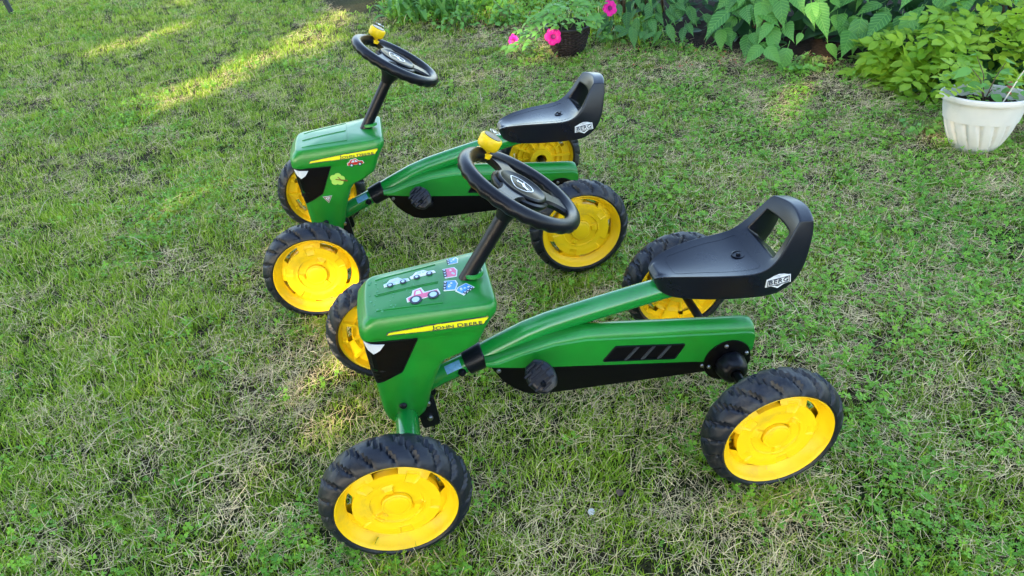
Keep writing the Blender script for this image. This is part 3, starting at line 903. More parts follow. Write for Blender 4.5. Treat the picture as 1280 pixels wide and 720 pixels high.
# farther kart: stickers on the near side of the bonnet
decal('car_sticker', car_sticker('red', 'pale'), BVH, 'side', bon2, xform(.1284, .310, .018, rad(4)))
tr = [(*disc2d((-.25 + .5 * math.cos(a), .1 + .45 * math.sin(a)), .42, 12), 'lime', 1) for a in (0, 1.3, 2.6, 3.9, 5.2)]
tr += [(*poly2d([(.1, -.1), (.9, -.35), (.95, -.2), (.2, .05)]), 'brown', 3), (*poly2d([(-.5, .1), (.2, -.1), (.22, .0), (-.45, .2)]), 'brown', 3), (*poly2d([(-.2, .4), (.1, 0), (.18, .05), (-.1, .45)]), 'brown', 3)]
decal('tree_sticker', tr, BVH, 'side', bon2, xform(.083, .270, .0195, rad(0)))
tri = [(-1, .7), (1, .7), (0, -.95)]
decal('triangle_sticker', [(*poly2d([(a * 1.2, b * 1.2) for a, b in tri]), 'lamp', 0), (*poly2d(tri), 'brown', 1), (*poly2d([(a * .62, b * .62 + .06) for a, b in tri]), 'lamp', 2),
      (*poly2d([(-.12, .35), (.12, .35), (.05, -.25), (-.05, -.25)]), 'dark_print', 3)], BVH, 'side', bon2, xform(.0446, .222, .0095))
k1.location = (-.2372, 1.0186, 0); k1.rotation_euler = (0, 0, .1352)
k2.location = (-.4797, 1.6969, -.004); k2.rotation_euler = (rad(-1.5), rad(-1.1), .1461)   # stands on slightly uneven ground

# ------------------------------------------------------------------ ground
def vnoise(x, y, s, seed=0):
    r = np.random.default_rng(seed); g = r.random((64, 64))
    x = np.asarray(x) * s + 31.7; y = np.asarray(y) * s + 17.3
    xi = np.floor(x).astype(int); yi = np.floor(y).astype(int); fx = x - xi; fy = y - yi
    fx = fx * fx * (3 - 2 * fx); fy = fy * fy * (3 - 2 * fy)
    G = lambda a, b: g[a % 64, b % 64]
    return (G(xi, yi) * (1 - fx) + G(xi + 1, yi) * fx) * (1 - fy) + (G(xi, yi + 1) * (1 - fx) + G(xi + 1, yi + 1) * fx) * fy
def fbm(x, y, s, seed=0):
    return (vnoise(x, y, s, seed) * .5 + vnoise(x, y, s * 2.1, seed + 1) * .3 + vnoise(x, y, s * 4.3, seed + 2) * .2)

mb = MB(); G = 40
xs = np.concatenate([[-150, -60, -20], np.linspace(-8, 8, 81), [20, 60, 150]])
ys = np.concatenate([[-150, -60, -20], np.linspace(-6, 12, 91), [20, 60, 150]])
rows = [[(x, y, (fbm(x, y, 1.3, 5) - .5) * .012 if abs(x) < 8 and abs(y) < 12 else 0) for x in xs] for y in ys]
mb.grid([[(float(a), float(b), float(c)) for a, b, c in r] for r in rows])
g = mb.build('ground', M['ground'], None, smooth=60, fix=False); tag(g, kind='structure')

# edge of the planted bed (soil under the shrubs): x -> y of its front edge
BX = [-1.2, -.9, -.45, -.05, .15, .50, .82, 1.09, 1.40, 1.62, 1.80, 2.3, 4.5]
BY = [5.2, 4.35, 4.02, 3.86, 3.80, 3.46, 3.27, 3.02, 2.86, 2.66, 2.52, 2.15, 1.0]
def bed(x): return np.interp(x, BX, BY)
mb = MB(); rows = []
bxs = np.linspace(-.42, 4.5, 82)
for x in bxs:
    y0 = float(bed(x)) + .05 * math.sin(x * 9) + .03 * math.sin(x * 23 + 1)
    rows.append([(float(x), y0 + d, .003 + .010 * smoothstep(0, .3, d) + float(fbm(x, y0 + d, 6, 9)) * .02 * smoothstep(0, .2, d)) for d in (0, .05, .12, .25, .5, .9, 1.6, 3)])
mb.grid(rows); s = mb.build('soil', M['soil'], None, smooth=60, fix=False); tag(s, kind='structure')

# ------------------------------------------------------------------ lawn: tufts on scattered points
def blades_mesh(name, n, L, wid, spread, bend, m, flat=False, seed=0, segs=3):
    r = np.random.default_rng(seed); V = []; F = []; A = []
    for i in range(n):
        a = r.uniform(0, 2 * PI); px, py = r.normal(0, spread, 2)
        ln = r.uniform(*L); w = r.uniform(*wid) / 2; var = r.random()
        d = np.array([math.cos(a), math.sin(a)]); e = np.array([-d[1], d[0]])
        el = r.uniform(.75, 1.5) if not flat else r.uniform(-.05, .28)
        bd = r.uniform(*bend); p = np.array([px, py, 0.0 if not flat else r.uniform(.001, .016)])
        o = len(V); curl = r.normal(0, .35)
        for s in range(segs + 1):
            u = s / segs; ww = w * (1 - u) ** .6 if not flat else w * (1 - .3 * u)
            if s == segs and not flat:
                V.append(tuple(p)); A.append(var)
            else:
                V.append((p[0] - e[0] * ww, p[1] - e[1] * ww, p[2])); V.append((p[0] + e[0] * ww, p[1] + e[1] * ww, p[2] + ww * .5)); A += [var, var]
            th = el - bd * u
            st_ = ln / segs
            p = p + np.array([d[0] * math.cos(th) * st_, d[1] * math.cos(th) * st_, math.sin(th) * st_])
            if flat: p[2] = max(p[2], .001)
            ca, sa = math.cos(curl / segs), math.sin(curl / segs); d = np.array([d[0] * ca - d[1] * sa, d[0] * sa + d[1] * ca]); e = np.array([-d[1], d[0]])
        for s in range(segs):
            b = o + 2 * s
            if s == segs - 1 and not flat: F.append((b, b + 1, b + 2))
            else: F.append((b, b + 1, b + 3, b + 2))
    me = bpy.data.meshes.new(name); me.from_pydata(V, [], F); me.materials.append(m)
    at = me.attributes.new('var', 'FLOAT', 'POINT'); at.data.foreach_set('value', A)
    me.shade_smooth(); return me

def clover_mesh(name, n, seed, m):
    r = np.random.default_rng(seed); V = []; F = []; A = []
    for i in range(n):
        cx, cy = r.normal(0, .018, 2); h = r.uniform(.008, .028); var = r.random(); rr = r.uniform(.0032, .0062)
        a0 = r.uniform(0, 2 * PI); tx, ty = r.normal(0, .35, 2)
        for k in range(3):
            a = a0 + k * 2 * PI / 3; o = len(V)
            for (u, w) in ((0, 0), (.45, -.42), (.95, -.40), (.88, 0), (.95, .40), (.45, .42)):
                x = rr * (u * math.cos(a) - w * math.sin(a)) * 1.15; y = rr * (u * math.sin(a) + w * math.cos(a)) * 1.15
                V.append((cx + x, cy + y, h + x * tx + y * ty + abs(w) * rr * .3)); A.append(var)
            F += [(o, o + 1, o + 2, o + 3), (o, o + 3, o + 4, o + 5)]
        o = len(V); V += [(cx - .0005, cy, h), (cx + .0005, cy, h), (cx * .6 + .0005, cy * .6, 0), (cx * .6 - .0005, cy * .6, 0)]; A += [var] * 4; F.append((o, o + 1, o + 2, o + 3))
    me = bpy.data.meshes.new(name); me.from_pydata(V, [], F); me.materials.append(m)
    at = me.attributes.new('var', 'FLOAT', 'POINT'); at.data.foreach_set('value', A)
    return me

def scatter(name, label, cat, variants, P, rotz, scl, tilt=None):
    n = len(P)
    me = bpy.data.meshes.new(name); me.vertices.add(n); me.vertices.foreach_set('co', np.asarray(P, dtype=np.float32).ravel())
    a = me.attributes.new('rot', 'FLOAT_VECTOR', 'POINT')
    rv = np.zeros((n, 3), np.float32); rv[:, 2] = rotz
    rv[:, 0] = rng.normal(0, .12, n); rv[:, 1] = rng.normal(0, .12, n)
    a.data.foreach_set('vector', rv.ravel())
    a = me.attributes.new('scl', 'FLOAT', 'POINT'); a.data.foreach_set('value', np.asarray(scl, np.float32))
    a = me.attributes.new('vid', 'INT', 'POINT'); a.data.foreach_set('value', rng.integers(0, len(variants), n).astype(np.int32))
    for vm in variants:
        if vm.materials and vm.materials[0] and vm.materials[0].name not in [q.name for q in me.materials]: me.materials.append(vm.materials[0])
    o = obj(name, me)
    ng = bpy.data.node_groups.new(name + '_nodes', 'GeometryNodeTree')
    ng.interface.new_socket('Geometry', in_out='INPUT', socket_type='NodeSocketGeometry')
    ng.interface.new_socket('Geometry', in_out='OUTPUT', socket_type='NodeSocketGeometry')
    N = ng.nodes; L = ng.links
    gi = N.new('NodeGroupInput'); go = N.new('NodeGroupOutput')
    mp = N.new('GeometryNodeMeshToPoints'); ip = N.new('GeometryNodeInstanceOnPoints'); jn = N.new('GeometryNodeJoinGeometry')
    for vm in variants:
        so = bpy.data.objects.new(vm.name, vm)
        oi = N.new('GeometryNodeObjectInfo'); oi.inputs['Object'].default_value = so; oi.inputs['As Instance'].default_value = False
        gt = N.new('GeometryNodeGeometryToInstance'); L.new(oi.outputs['Geometry'], gt.inputs[0]); L.new(gt.outputs[0], jn.inputs[0])
    def na(nm, ty):
        q = N.new('GeometryNodeInputNamedAttribute'); q.data_type = ty; q.inputs['Name'].default_value = nm; return q.outputs['Attribute']
    L.new(gi.outputs[0], mp.inputs['Mesh']); L.new(mp.outputs[0], ip.inputs['Points']); L.new(jn.outputs[0], ip.inputs['Instance'])
    ip.inputs['Pick Instance'].default_value = True
    L.new(na('vid', 'INT'), ip.inputs['Instance Index']); L.new(na('rot', 'FLOAT_VECTOR'), ip.inputs['Rotation']); L.new(na('scl', 'FLOAT'), ip.inputs['Scale'])
    L.new(ip.outputs[0], go.inputs[0])
    md = o.modifiers.new('scatter', 'NODES'); md.node_group = ng
    return tag(o, label, cat, kind='stuff')

# points in and around the view
def lawn_points(density, near=1.0):
    x0, x1, y0, y1 = -5.2, 3.6, .25, 6.6
    n = int((x1 - x0) * (y1 - y0) * density)
    x = rng.uniform(x0, x1, n); y = rng.uniform(y0, y1, n)
    # keep a wide wedge in front of the camera
    keep = (x < .95 + y * .75) & (x > -1.3 - y * .72)
    x, y = x[keep], y[keep]
    d = np.hypot(x, y)
    keep = rng.random(len(x)) < np.clip(1.9 / (d + .3), .35, 1) ** near
    return x[keep], y[keep]
def blob(x, y, cx, cy, sx, sy): return np.exp(-(((x - cx) / sx) ** 2 + ((y - cy) / sy) ** 2))
def dryness(x, y):
    """0 lush .. 1 worn"""
    d = fbm(x, y, 1.9, 21) * .62 + fbm(x, y, 7.5, 31) * .65 - .22
    d += .30 * blob(x, y, -.50, 1.15, .20, .16) + .45 * blob(x, y, 1.25, 2.4, .55, .5) + .3 * blob(x, y, .8, 2.9, .5, .3)
    d += .12 * smooth01((x + .4) / 1.2) - .16 * smooth01((-x - .35) / .8)
    d += .25 * blob(x, y, -.2, 3.6, .5, .25) + .25 * np.clip(1 - (bed(x) - y) / .35, 0, 1)
    return np.clip(d, 0, 1)
def smooth01(t):
    t = np.clip(t, 0, 1); return t * t * (3 - 2 * t)
BL = [blades_mesh('grass_tuft', 16, (.015, .040), (.0012, .0025), .014, (.2, 1.5), M['grass'], seed=100 + k) for k in range(7)]
TH = [blades_mesh('thatch_tuft', 22, (.012, .036), (.0005, .0010), .022, (-.4, .4), M['thatch'], flat=True, seed=200 + k) for k in range(6)]
CL = [clover_mesh('clover_tuft', 9, 300 + k, M['clover']) for k in range(6)]
def zof(x, y): return (fbm(x, y, 1.3, 5) - .5) * .012

x, y = lawn_points(5000); dr = dryness(x, y)
k = (rng.random(len(x)) < np.clip(1.18 - .9 * dr, .2, 1)) & (y < bed(x) + .04)
x, y, dr = x[k], y[k], dr[k]; z = zof(x, y)
scatter('lawn_grass', 'short green lawn grass with worn straw coloured patches', 'grass', BL, np.stack([x, y, z - .002], 1), rng.uniform(0, 2 * PI, len(x)), rng.uniform(.55, 1.15, len(x)) * (1.05 - .45 * dr))
x, y = lawn_points(1900); dr = dryness(x, y)
k = (rng.random(len(x)) < np.clip(.10 + .75 * dr, .0, 1)) & (y < bed(x) + .08)
x, y = x[k], y[k]; z = zof(x, y)
scatter('dry_grass', 'pale dry mown grass clippings lying matted between the green blades', 'grass', TH, np.stack([x, y, z + .001], 1), rng.uniform(0, 2 * PI, len(x)), rng.uniform(.7, 1.25, len(x)))
x, y = lawn_points(1500, .8)
cl = fbm(x, y, 2.6, 51) + .25 * smooth01((x + .2) / .9) - .10 * smooth01((-x - .3) / .6)
k = (rng.random(len(x)) < np.clip((cl - .42) * 2.2, .03, .8)) & (y < bed(x) + .05)
x, y = x[k], y[k]; z = zof(x, y)
scatter('clover', 'small three-part clover leaves growing through the lawn', 'clover', CL, np.stack([x, y, z], 1), rng.uniform(0, 2 * PI, len(x)), rng.uniform(.7, 1.3, len(x)))

x, y = lawn_points(1500, 0)
k = (y > bed(x) - .02) & (y < bed(x) + 1.0) & (x < .75) & (x > -.62) & (rng.random(len(x)) < .10 + .5 * fbm(x, y, 4, 77))
x, y = x[k], y[k]
scatter('bed_weeds', 'low weeds and grass covering the soil of the planted bed', 'weeds', BL[:3] + CL[:5], np.stack([x, y, np.full(len(x), .012)], 1), rng.uniform(0, 2 * PI, len(x)), rng.uniform(1.2, 2.6, len(x)))

gx, gy = [], []
for kx, ky, kh in ((-.2372, 1.0186, .1352), (-.4797, 1.6989, .1461)):
    for wx in (0, WB):
        for sy in (-1, 1):
            for i in range(64):
                lx = wx + random.gauss(0, .055); ly = sy * (T + .012 + abs(random.gauss(0, .012))) if i % 2 else sy * (T - .075 - abs(random.gauss(0, .012)))
                gx.append(kx + math.cos(kh) * lx - math.sin(kh) * ly); gy.append(ky + math.sin(kh) * lx + math.cos(kh) * ly)
gx, gy = np.array(gx), np.array(gy)
scatter('wheel_grass', 'longer grass standing against the wheels', 'grass', BL, np.stack([gx, gy, zof(gx, gy)], 1), rng.uniform(0, 2 * PI, len(gx)), rng.uniform(.7, 1.3, len(gx)))

# a few long straw stalks, single mesh of loose litter
mb = MB()
def stalk(x, y, a, L, r=.0011):
    pts = [(x + math.cos(a) * L * t + .01 * math.sin(3 * t + x * 9) * L, y + math.sin(a) * L * t, .016 + .012 * math.sin(PI * t)) for t in (0, .25, .5, .75, 1)]
    mb.tube(pts, [r, r, r * .9, r * .8, r * .5], 5)
for i in range(70):
    yy = random.uniform(.7, 4.2); xx = random.uniform(-1 - yy * .6, .6 + yy * .4)
    if yy < float(bed(xx)) - .1: stalk(xx, yy, random.uniform(0, PI), random.uniform(.05, .16), random.uniform(.0006, .0012))
stalk(-.64, .96, .45, .17, .0012); stalk(-.62, .93, .40, .10, .001)
o = mb.build('straw', M['straw'], None, fix=False); tag(o, 'loose long straw stalks scattered on the lawn', 'straw', kind='stuff')

# fallen red petals near the bed
V = []; F = []; A = []
for cx, cy, sx, sy, n in ((-.05, 3.95, .10, .18, 90), (.72, 3.20, .22, .05, 60), (.95, 3.0, .18, .08, 30), (.45, 3.28, .2, .1, 14)):
    for i in range(n):
        x, y = random.gauss(cx, sx), random.gauss(cy, sy); z = random.uniform(.014, .03); a = random.uniform(0, 2 * PI); s = random.uniform(.005, .012)
        t1, t2 = random.uniform(-.5, .5), random.uniform(-.5, .5); o = len(V)
        for (p, q) in ((0, -.5), (.5, 0), (.15, .55), (-.45, .3)):
            dx, dy = s * (p * math.cos(a) - q * math.sin(a)), s * (p * math.sin(a) + q * math.cos(a))
            V.append((x + dx, y + dy, z + dx * t1 + dy * t2)); A.append(random.random())
        F.append((o, o + 1, o + 2, o + 3))
me = bpy.data.meshes.new('fallen_petals'); me.from_pydata(V, [], F); me.materials.append(M['redbits'])
at = me.attributes.new('var', 'FLOAT', 'POINT'); at.data.foreach_set('value', A)
tag(obj('fallen_petals', me), 'small dried red petals and leaf bits scattered at the lawn edge', 'petals', kind='stuff')

# ------------------------------------------------------------------ leaves
def leaf_mesh(name, L, wid, m, curl=.25, fold=.18, nu=8, serr=.0, heart=.4, tipdrop=.3, ripple=.0, petiole=0, seed=0):
    """leaf lying along +x from its base, veins as folds in the blade"""
    r = random.Random(seed); V = []; F = []
    for i in range(nu + 1):
        u = i / nu
        w = wid / 2 * (min(1.0, math.sin(PI * u ** (heart * 1.08)) ** (.8 + 1.1 * u)) if 0 < u < 1 else 0)
        if i == nu: w = 0
        x = L * u * (1 - .1 * u * curl); zc = -curl * L * u * u * tipdrop / .3
        for v in (-1, -.5, 0, .5, 1):
            ww = w * v * (1 + (serr * (1 if i % 2 else -1) if abs(v) == 1 else 0))
            zz = zc + abs(v) * w * fold + (ripple * L * (1 if i % 2 else -1) * (abs(v)) * (1 if 0 < i < nu else 0))
            xx = x - abs(v) * w * .25
            V.append((xx, ww, zz))
    for i in range(nu):
        for j in range(4):
            a = i * 5 + j; F.append((a, a + 5, a + 6, a + 1))
    if petiole:
        o = len(V); V += [(-petiole, -.0012, .004), (-petiole, .0012, .004), (0, .0012, 0), (0, -.0012, 0)]; F.append((o, o + 1, o + 2, o + 3))
    me = bpy.data.meshes.new(name); me.from_pydata(V, [], F); me.materials.append(m); me.shade_smooth()
    return me

def aim(o, pos, d, nrm, s=1.0):
    d = Vector(d).normalized(); nrm = Vector(nrm); n = (nrm - d * nrm.dot(d))
    n = n.normalized() if n.length > 1e-4 else Vector((0, 0, 1)); e = n.cross(d)
    mtx = Matrix((d, e, n)).transposed().to_4x4(); mtx.translation = Vector(pos)
    loc, rot, _ = mtx.decompose(); o.location = loc; o.rotation_mode = 'QUATERNION'; o.rotation_quaternion = rot; o.scale = (s, s, s)

def join_leaves(name, me_list, places, m, parent):
    """many leaves as one mesh (inner foliage past what can be picked apart)"""
    V = []; F = []
    for (pos, d, nrm, s) in places:
        src = random.choice(me_list)
        d = Vector(d).normalized(); n = (Vector(nrm) - d * Vector(nrm).dot(d))
        n = n.normalized() if n.length > 1e-4 else Vector((0, 0, 1)); e = n.cross(d); p = Vector(pos); o = len(V)
        for vt in src.vertices:
            c = vt.co * s; V.append(tuple(p + d * c.x + e * c.y + n * c.z))
        F += [tuple(i + o for i in q.vertices) for q in src.polygons]
    me = bpy.data.meshes.new(name); me.from_pydata(V, [], F); me.materials.append(m); me.shade_smooth()
    o = obj(name, me, parent); o['kind'] = 'stuff'; return o

def shrub(name, label, x0, x1, leafs, nleaf, hgt, m_in, depth=.45, nin=420, size=(.8, 1.2), group=None, drop=.5, zmin=.05):
    """shrub whose outer leaves hang over the bed edge between x0 and x1"""
    cx = (x0 + x1) / 2; base = Vector((cx, float(bed(cx)) + depth, 0))
    t = thing(name, label, 'shrub', base, 0, group)
    # local normal of the bed edge, pointing to the lawn
    ex = Vector((x1 - x0, float(bed(x1) - bed(x0)), 0)).normalized(); en = Vector((ex.y, -ex.x, 0))
    mb = MB()
    for i in range(12):
        a = random.uniform(0, 2 * PI); u = random.uniform(-.5, .5) * (x1 - x0)
        p0 = Vector((random.uniform(-.12, .12), random.uniform(-.1, .1), 0)); p3 = ex * u + en * random.uniform(.0, depth * .8) + Vector((0, 0, random.uniform(.25, hgt * .95)))
        p1 = p0.lerp(p3, .35) + Vector((0, 0, .12)); p2 = p0.lerp(p3, .7) + Vector((0, 0, .10))
        mb.tube([p0, p1, p2, p3], [.009, .007, .005, .002], 6)
    mb.build('stem', M['stem_red'], t, fix=False)
    for i in range(nleaf):
        u = random.uniform(0, 1); h = hgt * (.10 + .90 * random.random())
        x = x0 + (x1 - x0) * u; y = float(bed(x))
        lean = .02 + .10 * math.sin(7 * u + 2) + random.gauss(0, .04)
        # outer shell: bulges out at low height then goes back
        back = -.10 + .55 * (h / hgt) ** 1.6 * depth / .45 + lean * .5
        p = Vector((x, y, 0)) - en * (back + .05) + Vector((0, 0, max(zmin + .04, h)))
        d = en * random.uniform(.35, 1) + ex * random.gauss(0, .75) + Vector((0, 0, -drop * random.uniform(.5, 1.6)))
        nr = Vector((0, 0, 1)) + en * random.uniform(.2, .9) + ex * random.gauss(0, .3)
        o = obj('leaf', random.choice(leafs), t)
        aim(o, p - base, d, nr, random.uniform(*size) * random.choice((.62, .85, 1, 1, 1.15)))
    pl = []
    for i in range(nin):
        u = random.uniform(-.02, 1.02); h = hgt * random.random()
        x = x0 + (x1 - x0) * u; y = float(bed(x)); back = .12 + .3 * (h / hgt) ** 2 + random.uniform(.05, .6)
        p = Vector((x, y, 0)) - en * back + Vector((0, 0, max(.03, h * 1.02)))
        d = en * random.uniform(.1, 1) + ex * random.gauss(0, .8) + Vector((0, 0, random.uniform(-1, .1)))
        pl.append((p - base, d, Vector((0, 0, 1)) + en * .4, random.uniform(.8, 1.3)))
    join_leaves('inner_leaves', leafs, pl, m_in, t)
    return t

big = [leaf_mesh('leaf', .115, .062, M['bigleaf'], curl=c, fold=.22, nu=12, serr=.05, heart=.62, ripple=.007, petiole=.03, seed=i) for i, c in enumerate((.2, .35, .1, .45))]
mid = [leaf_mesh('leaf', .085, .034, M['midleaf'], curl=c, fold=.2, nu=8, serr=.03, heart=.7, ripple=.003, petiole=.02, seed=i) for i, c in enumerate((.25, .4, .1))]
# sizes vary a lot from leaf to leaf
G1 = 'broad-leaved shrubs along the back edge of the lawn'
shrub('broadleaf_shrub', 'dark green shrub with narrow drooping leaves right behind the wicker pot', .50, .98, mid, 170, .55, M['innerleaf_shade'], nin=330, group=G1, size=(.8, 1.3))
shrub('broadleaf_shrub', 'large-leaved green shrub overhanging the lawn, left of the light green bush', .95, 1.52, big, 190, .62, M['innerleaf_shade'], nin=380, group=G1, size=(.70, 1.08))
shrub('broadleaf_shrub', 'large-leaved shrub behind the light green bush in the corner', 1.50, 2.6, big, 200, .80, M['innerleaf_shade'], depth=.6, nin=450, group=G1, size=(.75, 1.15))

# light green bush with compound leaves
def compound(name, m, L=.10, nl=7, lw=.016, ll=.032, seed=0):
    r = random.Random(seed); V = []; F = []
    def leaflet(p, a, s, tilt):
        o = len(V); pts = [(0, 0), (.25, -.34), (.6, -.36), (1, 0), (.6, .36), (.25, .34)]
        for u, w in pts:
            x, y = ll * s * u, lw * s * w * 1.5; V.append((p[0] + x * math.cos(a) - y * math.sin(a), p[1] + x * math.sin(a) + y * math.cos(a), p[2] + abs(w) * .008 + tilt * x))
        F.extend([(o, o + 1, o + 2, o + 3), (o, o + 3, o + 4, o + 5)])
    for k in range(nl // 2):
        x = L * (.25 + .65 * k / max(1, nl // 2 - 1)); z = -.25 * x * x / L
        for sgn in (-1, 1): leaflet((x, 0, z), sgn * rad(r.uniform(45, 65)), r.uniform(.85, 1.1), r.uniform(-.3, .1))
    leaflet((L, 0, -.25 * L), 0, 1.2, -.2)
    o = len(V); V.extend([(0, -.001, 0), (0, .001, 0), (L, .0005, -.25 * L), (L, -.0005, -.25 * L)]); F.append((o, o + 1, o + 2, o + 3))
    me = bpy.data.meshes.new(name); me.from_pydata(V, [], F); me.materials.append(m); me.shade_smooth(); return me
cmp_ = [compound('leaf', M['lightleaf'], L=l * 1.25, nl=n, lw=.021, ll=.040, seed=i) for i, (l, n) in enumerate(((.075, 7), (.06, 5), (.09, 7)))]
def bush(label, cx, cy, rx, ry, h, n, nm='leafy_bush', meshes=None, m_in=None, group=None, zb=.03, size=(.8, 1.25), nin=200):
    t = thing(nm, label, 'bush', (cx, cy, 0), 0, group)
    mb = MB()
    for i in range(14):
        a = random.uniform(0, 2 * PI); k = random.uniform(.3, .9)
        p3 = Vector((math.cos(a) * rx * k, math.sin(a) * ry * k, h * random.uniform(.5, .95)))
        mb.tube([(0.03 * math.cos(a), .03 * math.sin(a), 0), p3 * .5 + Vector((0, 0, .03)), p3], [.0035, .0028, .0012], 5)
    mb.build('stem', M['stem'], t, fix=False)
    def place():
        a = random.uniform(0, 2 * PI); ph = random.random() ** .7 * PI / 2 * 1.05; k = random.uniform(.75, 1.05)
        nrm = Vector((math.cos(a) * math.sin(ph), math.sin(a) * math.sin(ph), math.cos(ph)))
        bump = 1 + .18 * math.sin(3 * a + 1) + .12 * math.sin(7 * a)
        p = Vector((nrm.x * rx * k * bump, nrm.y * ry * k * bump, max(zb, nrm.z * h * k)))
        d = Vector((nrm.x, nrm.y, -.15 + random.gauss(0, .3))) + Vector((random.gauss(0, .45), random.gauss(0, .45), 0))
        return p, d, Vector((random.gauss(0, .4), random.gauss(0, .4), 1)) + nrm * .9 + Vector((0, -.25, 0))
    for i in range(n):
        p, d, nr = place(); o = obj('leaf', random.choice(meshes), t); aim(o, p, d, nr, random.uniform(*size))
    pl = []
    for i in range(nin):
        p, d, nr = place(); pl.append((p * random.uniform(.4, .85), d, nr, random.uniform(.8, 1.2)))
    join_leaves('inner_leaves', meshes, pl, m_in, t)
    return t
bush('light green bush with small paired leaflets behind the white pot', 1.72, 2.62, .25, .22, .30, 200, meshes=cmp_, m_in=M['innerleaf_shade'], nin=160)
bush('low light green bush reaching left at the foot of the large-leaved shrub', 1.55, 2.74, .12, .10, .19, 90, meshes=cmp_, m_in=M['lightleaf'], nin=60)
bush('light green leaflets spreading right of the white pot', 2.05, 2.50, .25, .2, .24, 120, meshes=cmp_, m_in=M['innerleaf_shade'], nin=120)
sm = [leaf_mesh('leaf', .032, .022, M['petleaf'], curl=c, fold=.15, nu=5, heart=.7, petiole=.008) for c in (.1, .35)]
bush('low leafy weed in the grass left of the white pot', 1.345, 2.22, .05, .05, .055, 26, nm='weed', meshes=sm, m_in=M['petleaf'], nin=10, size=(.5, .9))
bush('small weed at the right foot of the white pot', 1.68, 2.09, .06, .05, .05, 24, nm='weed', meshes=sm, m_in=M['petleaf'], nin=10, size=(.5, .9))
bush('low weed under the big hanging leaves', 1.24, 2.90, .11, .06, .06, 44, nm='weed', meshes=sm, m_in=M['petleaf'], nin=20, size=(.5, .9))
bush('weed at the lawn edge between the wicker pot and shrubs', .56, 3.42, .09, .05, .07, 30, nm='weed', meshes=sm, m_in=M['petleaf'], nin=20, size=(.6, 1))
bush('small leafy weed in front of the strap-leaved clump', -.17, 3.82, .12, .06, .08, 34, nm='weed', meshes=sm, m_in=M['petleaf'], nin=20, size=(.6, 1))
bush('leafy weed between the strap leaves and the petunias', .07, 3.85, .10, .09, .13, 40, nm='weed', meshes=sm, m_in=M['petleaf'], nin=40, size=(.7, 1.2))

# strap-leaved clumps at the back
def strap_mesh(L, w, arch, seed):
    V = []; F = []; n = 9
    for i in range(n + 1):
        u = i / n; th = 1.45 - arch * u * u; 
        if i == 0: x = z = 0.0
        else: x += math.cos(th) * L / n; z += math.sin(th) * L / n
        ww = w / 2 * (.6 + .8 * math.sin(PI * min(1, .15 + u * .85))) * (1 if i < n else .05)
        V += [(x, -ww, z + ww * .35), (x, 0, z), (x, ww, z + ww * .35)]
    for i in range(n):
        for j in (0, 1): a = i * 3 + j; F.append((a, a + 3, a + 4, a + 1))
    me = bpy.data.meshes.new('leaf'); me.from_pydata(V, [], F); me.materials.append(M['strap']); me.shade_smooth(); return me
straps = [strap_mesh(L, w, a, i) for i, (L, w, a) in enumerate(((.30, .014, 1.6), (.24, .020, 2.2), (.34, .012, 1.2), (.2, .024, 2.5)))]
for lab, cx, cy, n, rx, sc in (('clump of arching strap leaves at the left end of the planted bed', -.40, 4.12, 64, .15, .95),
                            ('clump of strap leaves nearest the red fallen petals', -.20, 4.02, 60, .13, .9),
                            ('clump of upright strap leaves farthest back behind the bed', -.22, 4.42, 90, .22, 1.0)):
    t = thing('strap_leaf_plant', lab, 'plant', (cx, cy, 0), 0, 'strap-leaved clumps in the bed')
    for i in range(n):
        a = random.uniform(0, 2 * PI); k = random.random() ** .5 * rx
        o = obj('leaf', random.choice(straps), t, (k * math.cos(a), k * math.sin(a), 0), (random.gauss(0, .28), random.gauss(0, .25), random.uniform(0, 2 * PI)))
        s = random.uniform(.6, 1.1) * sc; o.scale = (s, s, s)

# ------------------------------------------------------------------ wicker pot of petunias
wp = thing('wicker_pot', 'dark brown woven pot of petunias at the lawn edge', 'plant pot', (.325, 3.31, 0))
H, r0, r1 = .125, .050, .098
mb = MB(); nn = 96; rows = []
NR = 15
for j in range(NR * 3 + 1):
    u = j / (NR * 3); r = r0 + (r1 - r0) * u ** .5; ring = j // 3; w3 = math.sin(PI * ((j % 3) + .0) / 3)
    rows.append([((r + .003 * math.sin(2 * PI * k / nn * 16 + PI * ring) + .0018 * w3) * math.cos(2 * PI * k / nn), (r + .003 * math.sin(2 * PI * k / nn * 16 + PI * ring) + .0018 * w3) * math.sin(2 * PI * k / nn), .004 + H * u) for k in range(nn)])
mb.grid(rows, close_v=True)
mb.build('woven_wall', M['wicker'], wp, smooth=0)
mb = MB(); mb.lathe([(r1 + .006, H - .002), (r1 + .007, H + .005), (r1 + .001, H + .008), (r1 - .007, H + .004), (r1 - .008, H - .02)], 48, axis='z'); mb.build('pot_rim', M['wicker'], wp)
mb = MB(); mb.lathe([(r0, .004), (0, .004)], 24, axis='z'); mb.build('pot_base', M['wicker'], wp)
mb = MB(); mb.lathe([(r1 - .006, H - .018), (.05, H - .012), (0, H - .010)], 24, axis='z'); mb.build('soil_fill', M['soil'], wp)
pt = thing('petunia_plant', 'bright green petunia with magenta trumpet flowers spilling left from the wicker pot', 'plant', (.325, 3.310, .105))
pl_me = [leaf_mesh('leaf', .036, .021, M['petleaf'], curl=c, fold=.2, nu=6, heart=.75, petiole=.01) for c in (.1, .3, .5)]
